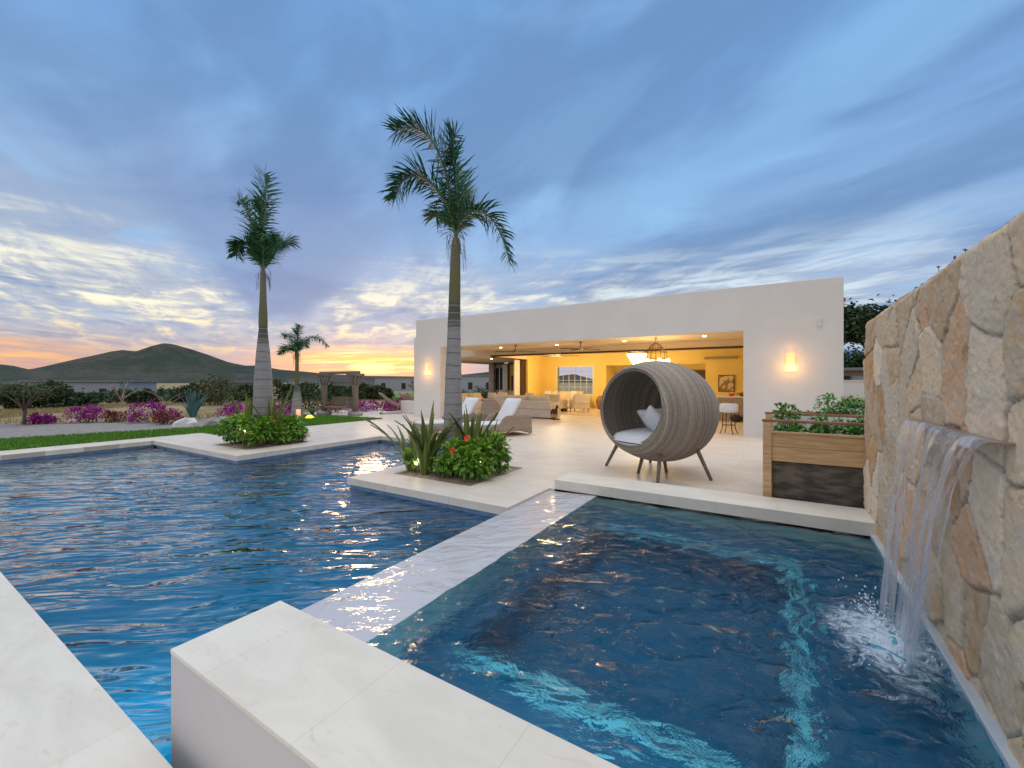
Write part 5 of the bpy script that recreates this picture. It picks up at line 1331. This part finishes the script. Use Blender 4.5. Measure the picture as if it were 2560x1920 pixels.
# ------------------------------------------------------------------ shrubs and trees of the open land
def bush(name,label,x,y,rx,ry,h,m,nleaf,size,cat='shrub',group=None,seed=0,z0=None,flat=1.0):
    t=thing(name,label,cat,(x,y,gz(x,y) if z0 is None else z0),group=group); rs=random.Random(seed*13+5)
    lumps=[(rx*rs.uniform(-.8,.8),ry*rs.uniform(-.8,.8),h*rs.uniform(.3,.75),rs.uniform(.25,.45)*h) for k in range(9)]
    b=MB()
    for k in range(nleaf):
        L=rs.choice(lumps); a=rs.uniform(0,6.28); ph=rs.uniform(-1,1.5); rr=L[3]*rs.uniform(.4,1.1)
        n_=Vector((math.cos(a)*math.cos(ph)*1.2,math.sin(a)*math.cos(ph)*1.2,math.sin(ph))); p=Vector(L[:3])+n_*rr
        p.z=max(.02,p.z); s=size*rs.uniform(.6,1.3)
        b.leaf(p,n_+Vector((rs.uniform(-1,1),rs.uniform(-1,1),rs.uniform(-.5,1))),(rs.uniform(-1,1),rs.uniform(-1,1),1),s,s*.7,rs.random())
    b.build('crown',M[m],t)
    b=MB()
    for L in lumps: b.tube([(L[0]*.2,L[1]*.2,-.1),(L[0]*.7,L[1]*.7,L[2]*.6),(L[0],L[1],L[2])],[.03*h,.02*h,.008*h],5)
    b.build('stems',M['bark'],t); return t
bg=[(-22.4,4.0,.35,.3,.35,'magenta','sparse pink bougainvillea at the foot of the small dry tree'),(-21.5,4.95,.8,.6,.62,'magenta','bright magenta bougainvillea mound at the left of the flower bed'),
    (-20.7,5.75,.6,.4,.45,'redbract','dark red bush left of the widest magenta mound'),(-19.3,6.35,1.1,.6,.75,'magenta','widest magenta bougainvillea mound beside the agave'),(-18.7,6.3,.7,.4,.5,'redbract','dark red bush at the foot of the widest magenta mound'),
    (-19.2,8.9,.8,.6,.62,'magenta','magenta bougainvillea between the agave and the far palm'),(-18.6,10.6,.9,.5,.6,'magenta','magenta bougainvillea seen right of the far palm trunk'),(-17.6,12.4,.7,.5,.65,'redbract','dark maroon bush left of the swing'),
    (-17.2,13.5,.6,.5,.62,'magenta','magenta bougainvillea seen behind the swing bench'),(-16.7,14.5,.8,.5,.60,'magenta','pink bougainvillea right of the swing post'),(-16.4,15.6,.5,.4,.75,'magenta','purple bougainvillea nearest the bucket chairs'),
    (-16.4,14.9,.8,.4,.4,'redbract','dark maroon low bush in front of the purple bougainvillea')]
for i,(x,y,rx,ry,h,m,lab) in enumerate(bg): bush('bougainvillea',lab,x,y,rx,ry,h,m,1100 if m=='magenta' else 700,.075,'flower bush','bougainvilleas along the bed',seed=i,z0=-.1)
for i,(x,y,s,m,lab) in enumerate(((-16.1,6.05,.42,'whiterock','pale pointed boulder beside the lawn edge'),(-15.9,6.9,.4,'rock','grey flat boulder right of the pale pointed one'),(-16.9,9.1,.38,'rock','round grey boulder left of the small palm'),(-18.0,14.8,.5,'whiterock','pale boulder behind the bucket chairs'),(-17.9,7.7,.22,'whiterock','small pale stone in the gravel bed'))):
    b=MB(); b.ell((0,0,s*.3),(s,s*.8,s*.62),9,6,.22,rot=i); o=b.build('boulder',M[m]); o.location=(x,y,-.1); tag(o,lab,'boulder')
def tree(name,label,x,y,th,cr,h,m,bark,nleaf,size,seed,branches=9,z0=None,cat='tree',cz=None,spread=1.2,lumpr=.42):
    t=thing(name,label,cat,(x,y,gz(x,y) if z0 is None else z0)); rs=random.Random(seed); b=MB(); tips=[]
    b.tube([(0,0,-.3),(.03*h,0,th*.5),(0,.02*h,th)],[.045*h,.035*h,.03*h],9)
    for k in range(branches):
        a=k*2.4+rs.random(); q=rs.uniform(.5,1); e=Vector((math.cos(a)*cr*q*spread,math.sin(a)*cr*q*spread,h*rs.uniform(.68,.95)))
        mpt=Vector((e.x*.45,e.y*.45,th+(e.z-th)*rs.uniform(.35,.7)))
        b.tube(smooth_path([(0,0,th*rs.uniform(.7,1)),mpt,e],4),[.022*h]*1+[.018*h*(1-i/10) for i in range(8)],6); tips.append(e)
        for s in range(3):
            e2=e+Vector((rs.uniform(-1,1),rs.uniform(-1,1),rs.uniform(-.3,.8)))*cr*.35; b.tube([mpt.lerp(e,.5),e2],[.008*h,.003*h],5); tips.append(e2)
    b.build('trunk',M[bark],t,smooth=True)
    if nleaf:
        b=MB()
        for k in range(nleaf):
            e=rs.choice(tips); g_=Vector((rs.gauss(0,1),rs.gauss(0,1),rs.gauss(0,.55)))*cr*lumpr*.6
            s=size*rs.uniform(.6,1.3); b.leaf(e+g_,(rs.uniform(-1,1),rs.uniform(-1,1),rs.uniform(-.6,.6)),(rs.uniform(-1,1),rs.uniform(-1,1),1),s,s*.6,rs.random())
        b.build('crown',M[m],t)
    return t
tree('dry_tree','small dark twisted tree with a flat crown at the far left of the flower bed',-22.6,3.6,.65,.75,1.5,'olive','bark',1100,.08,3,z0=-.12)
tree('bare_tree','pale bare forked tree in front of the dark hedge',-39.1,10.8,1.0,1.1,2.3,'scrub','palebark',0,.1,4,branches=6)
tree('bare_tree','pale leaning bare branch right of the forked bare tree',-37.2,12.6,.5,1.6,1.6,'scrub','palebark',0,.1,5,branches=4)
tree('bare_tree','dark bare sapling between the swing and the bucket chairs',-18.6,18.8,.9,.7,2.2,'scrub','bark',0,.1,6,branches=6)
tree('bare_tree','thin bare sapling just right of the small palm',-17.6,11.6,.5,.35,1.0,'scrub','bark',0,.1,7,branches=4,z0=-.1)
bush('scrub_bush','rounded dark green bush behind the small palm',-22.6,14.3,1.6,1.2,1.5,'scrub',1800,.13,seed=41)
bush('scrub_bush','rounded dark green bush just left of the swing',-22.9,16.6,1.3,1.1,1.45,'scrub',1500,.13,seed=42)
bush('scrub_bush','olive bush in the field right of the swing',-21.5,20.5,1.6,1.2,.8,'olive',1000,.13,seed=43)
bush('scrub_bush','olive bush in the field seen through the left wing',-22.0,28.5,2.2,1.6,1.3,'olive',1400,.16,seed=44)
bush('scrub_bush','dark bush in the field seen through the left wing, nearest the stone pier',-21.3,30.6,1.0,1.0,1.6,'scrub',1200,.14,seed=45)
bush('scrub_bush','tall yellow-green bush behind the agave',-31,13.3,1.7,1.5,2.1,'olive',1800,.16,seed=46)
# hedge line at the field's far side, single crowns
hl=[(-62,4,'at the far left behind the dry tree'),(-59,10,'left of the long white shed'),(-66,14,'in front of the white shed'),(-70,21,'at the right end of the white shed'),(-66,26,'left of the dark group'),(-62,31,'in the middle of the dark group'),(-58,35,'tallest of the dark group'),(-56,38.5,'at the right of the dark group'),(-52,42,'just left of the far palm trunk'),(-47,40,'behind the agave on the right')]
for i,(x,y,lab) in enumerate(hl):
    s=[3.0,2.8,1.8,2.0,2.8,3.0,3.0,2.8,2.4,2.2][i]*.8
    bush('hedge_tree','dense dark green tree '+lab,x,y,s*1.15,s*1.05,s*1.08,'scrub' if i%3 else 'olive',2300,.42,'tree','dark trees along the far edge of the field',seed=60+i)
b=MB(); rs=random.Random(8)
for k in range(9000):
    u=rs.random(); A_=R(-54+u*24); d=rs.uniform(95,170); a=R(122)-A_
    x,y=d*math.cos(a),d*math.sin(a); hh=abs(rs.gauss(0,1))*.6; s=rs.uniform(.6,1.1)
    b.leaf((x,y,gz(x,y)+hh),(rs.uniform(-1,1),rs.uniform(-1,1),rs.uniform(-.2,1)),(rs.uniform(-1,1),rs.uniform(-1,1),1),s,s*.8,rs.random())
tag(b.build('scrubland',M['scrub']),'dark scrub covering the plain below the hills','scrub',kind='stuff')
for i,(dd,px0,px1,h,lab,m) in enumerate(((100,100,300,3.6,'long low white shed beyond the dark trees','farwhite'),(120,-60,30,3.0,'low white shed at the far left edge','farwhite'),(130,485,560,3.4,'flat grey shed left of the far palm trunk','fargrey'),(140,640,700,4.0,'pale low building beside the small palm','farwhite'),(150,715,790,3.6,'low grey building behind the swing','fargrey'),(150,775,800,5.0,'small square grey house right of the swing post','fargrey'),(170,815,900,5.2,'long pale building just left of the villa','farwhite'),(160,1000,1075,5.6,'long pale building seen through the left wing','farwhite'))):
    t0,t1=(px0-1106)/918,(px1-1106)/918
    w_=(t1-t0)*dd; tm=(t0+t1)/2; x,y=dd*(tm*.848-.53),dd*(tm*.53+.848)
    t=thing('far_building',lab,'building',(x,y,gz(x,y)),R(32)); b=MB(); b.box(-w_/2,-5,-1,w_/2,5,h); b.build('walls',M[m],t); b=MB(); b.box(-w_/2-.4,-5.4,h+.001,w_/2+.4,5.4,h+.45); b.build('roof',M['fargrey'],t)
    for k in range(max(2,int(w_/6))):
        xx=-w_/2+(k+.5)*w_/max(2,int(w_/6)); b=MB(); b.box(xx-.8,-5.06,.8,xx+.8,-5.001,h*.6); b.build('window',M['dusk'],t)
t=thing('pylon','thin lattice mast on the right shoulder of the hill','mast',(0,0,0)); A_=math.atan((574.5-1106)/918); 
d=1400; x,y=d*math.cos(R(122)-A_),d*math.sin(R(122)-A_); t.location=(x,y,0); tt=(789-822)/-918*math.cos(A_)*d+1.5
b=MB(); 
for s in (-1,1): b.tube([(s*3,0,tt-25),(s*.8,0,tt+13)],.7,4)
for k in range(5): b.tube([(-2.2+k*.3,0,tt-6+k*4),(2.2-k*.3,0,tt-3+k*4)],.4,4)
b.build('lattice',M['fargrey'],t)

# ------------------------------------------------------------------ right side: raised planters and what lies beyond
def leafy(name,label,x,y,z,rx,ry,h,n,size,seed,group=None,m='herb',cat='plant'):
    return hibiscus(label,x,y,rx,ry,h,n,z0=z,gr=group,seed=seed,lm=m,size=size,cat=cat,name=name)
def raised(label,x0,x1,y0,y1,ztop,zrail,liner=True):
    t=thing('raised_planter',label,'planter box',((x0+x1)/2,(y0+y1)/2,0)); cx,cy=(x0+x1)/2,(y0+y1)/2
    def B(n,m,bx,**k):
        b=MB(); 
        for q in bx: b.box(q[0]-cx,q[1]-cy,q[2],q[3]-cx,q[4]-cy,q[5])
        return b.build(n,M[m],t,**k)
    for (px,py) in ((x0,y0),(x1-.09,y0),(x0,y1-.09),(x1-.09,y1-.09)):
        B('post','cedar',[(px,py,0,px+.09,py+.09,zrail-.002)],bevel=.004)
    mid=(ztop+.545)/2
    for (za,zb) in ((.545,mid-.002),(mid+.002,ztop-.02)):
        B('front_board','cedar',[(x0+.091,y0+.02,za,x1-.091,y0+.05,zb)],bevel=.003)
        B('back_board','cedar',[(x0+.091,y1-.05,za,x1-.091,y1-.02,zb)])
        B('end_board','cedar',[(x0+.02,y0+.091,za,x0+.05,y1-.091,zb)])
    B('top_cap','cedar',[(x0+.091,y0+.0,ztop-.018,x1-.091,y0+.07,ztop+.004),(x0+.091,y1-.07,ztop-.018,x1-.091,y1,ztop+.004)],bevel=.003)
    B('top_rail','redwood',[(x0-.01,y0+.005,zrail,x1,y0+.05,zrail+.03)],bevel=.008)
    B('back_rail','redwood',[(x0-.01,y1-.05,zrail,x1,y1-.005,zrail+.03)],bevel=.008)
    B('liner','blackcloth',[(x0+.10,y0+.055,.02,x1-.10,y0+.085,.54),(x0+.055,y0+.1,.02,x0+.085,y1-.1,.54)])
    B('potting_soil','soil',[(x0+.06,y0+.09,ztop-.14,x1-.1,y1-.06,ztop-.07)])
    if liner: B('white_liner','white_fab',[(x0+.06,y1-.085,ztop-.1,x1-.1,y1-.055,zrail-.01)])
    return t
raised('cedar raised planter box with a dark lower liner, nearest the stone wall',-.15,1.75,5.93,7.35,.89,1.005)
raised('farther cedar raised planter box between the villa corner and the stone wall',-.05,2.0,7.75,9.0,.80,.93)
i=0
for (x,y,rx,ry,h,n,size,lab) in ((.15,6.25,.16,.15,.16,260,.06,'low lettuce-like plant at the left front of the near planter box'),(.50,6.25,.18,.15,.20,340,.06,'fuller lettuce-like plant second from the left in the near planter box'),(.85,6.25,.18,.15,.15,300,.06,'low green plant third from the left in the near planter box'),(1.2,6.25,.18,.15,.17,300,.06,'low green plant nearest the stone wall in the near planter box'),
   (.10,6.85,.13,.12,.32,140,.075,'tall leafy tomato-like plant at the back left corner of the near planter box'),(.50,6.95,.08,.08,.26,50,.06,'thin upright plant at the back of the near planter box'),(.85,6.9,.16,.14,.18,220,.06,'low plant at the back middle of the near planter box'),(1.2,6.9,.16,.14,.20,240,.06,'low plant at the back right of the near planter box')):
    leafy('vegetable_plant',lab,x,y,.80,rx,ry,h,n,size,100+i,'vegetables growing in the near planter box'); i+=1
for (x,y,h,n,lab) in ((.35,8.3,.20,300,'low green plant at the left of the farther planter box'),(.35,8.55,.24,200,'green plant in the back middle of the farther planter box'),(.76,8.35,.50,650,'big round leafy bush with small white flowers in the farther planter box'),(1.15,8.4,.42,400,'green bush right of the round leafy bush in the farther planter box')):
    leafy('vegetable_plant',lab,x,y,.70,.22,.2,h,n,.06,120+i,'plants in the farther planter box'); i+=1
t=thing('plant_pot','small white square pot with a blue-green plant behind the planters','pot',(1.13,9.4,.86))
b=MB(); b.prism([(-.09,-.09),(.09,-.09),(.09,.09),(-.09,.09)],0,.17); b.build('pot_body',M['white_fab'],t,bevel=.01); b=MB()
for k in range(120): a=random.uniform(0,6.28); b.leaf((random.uniform(-.07,.07),random.uniform(-.07,.07),.17),(math.cos(a),math.sin(a),random.uniform(.2,1)),(0,0,1),.12,.03)
b.build('foliage',M['agave'],t)
t=thing('potting_shelf','low grey shelf carrying the white pot behind the planters','shelf',(1.7,9.4,0)); b=MB(); b.box(-.9,-.3,.80,.9,.3,.859); b.build('shelf_board',M['plank'],t)
for x in (-.8,.7): b=MB(); b.box(x,-.25,0,x+.08,.25,.799); b.build('leg',M['plank'],t)
bush('garden_hedge','dark clipped hedge beyond the planters at the foot of the boundary wall',3.0,15.8,1.2,.6,1.1,'scrub',2200,.10,'hedge',seed=71,z0=-.12)
bush('garden_bush','bright green bush right of the villa wall beyond the planters',1.95,11.9,.5,.4,1.15,'herb',1300,.09,seed=72,z0=-.12)
t=thing('boundary_wall','long plain white boundary wall seen in the gap right of the villa','wall',(9,54,0)); b=MB(); b.box(-12,-.2,-.8,14,.2,1.45); b.build('wall_face',M['stucco'],t); b=MB(); b.box(-12.1,-.28,1.451,14.1,.28,1.55); b.build('wall_coping',M['stucco'],t)
t=thing('neighbour_house','tan neighbouring house with dark openings beyond the boundary wall','house',(8.6,60,0)); b=MB(); b.box(-9,-3,-.8,10,3,2.55); b.build('walls',M['tan'],t); b=MB(); b.box(-9.6,-3.8,2.551,10.6,3.8,2.85); b.build('roof',M['fargrey'],t)
for (x0,x1,z0,z1,m) in ((-3.2,-2.1,1.2,2.0,'dusk'),(-1.9,-.6,1.2,2.0,'farwhite'),(-.3,2.2,1.2,2.3,'dusk'),(3,5,1.2,2.2,'dusk')): b=MB(); b.box(x0,-3.06,z0,x1,-3.001,z1); b.build('opening',M[m],t)
for i,(x,y) in enumerate(((5.5,68),(9.5,69),(13,67))): bush('garden_tree','dark tree rising over the neighbouring house, '+('left','middle','right')[i]+' one of three',x,y,2.2,1.5,4.8,'scrub',2200,.5,'tree','trees behind the neighbouring house',seed=80+i,z0=-.3)
tree('leafy_tree','tall spreading tree whose crown shows between the villa and the stone wall',6.0,38.6,3.0,2.1,6.7,'scrub','bark',9000,.34,11,z0=-.3,branches=12,lumpr=.5)
# sprigs of a shrub behind the stone wall
t=thing('wall_shrub','thin sprigs of a shrub poking over the top of the stone wall','shrub',(1.55,6.0,0)); b=MB(); c=MB(); rs=random.Random(3)
for (x,y,z) in ((1.36,5.4,2.66),(1.38,5.2,2.68),(1.36,5.6,2.60),(1.34,5.75,2.66),(1.34,6.6,2.62),(1.36,6.75,2.58),(1.40,5.5,2.56),(1.36,5.0,2.60)):
    z-=.06; P=smooth_path([(0,0,0),((x-1.55)*.6,(y-6)*.6,1.6),(x-1.55,y-6,z)],8); b.tube(P,[.012*(1-i/len(P))+.002 for i in range(len(P))],5)
    for i in range(len(P)-5,len(P)):
        for q in range(5):
            c.leaf(P[i],(rs.uniform(-1,1),rs.uniform(-1,1),rs.uniform(.2,1.2)),(0,0,1),rs.uniform(.03,.055),.014,rs.random())
b.build('stems',M['bark'],t); c.build('leaves',M['scrub'],t)
# drain covers / small things on the deck
for (x,y,lab) in ((-14.9,12.9,'small dark lizard-sized stone ornament on the deck by the bucket chair'),):
    b=MB(); b.ell((0,0,.05),(.09,.07,.06),9,6,.1); o=b.build('ornament',M['rock'],smooth=True); o.location=(x,y,0); tag(o,lab,'ornament')
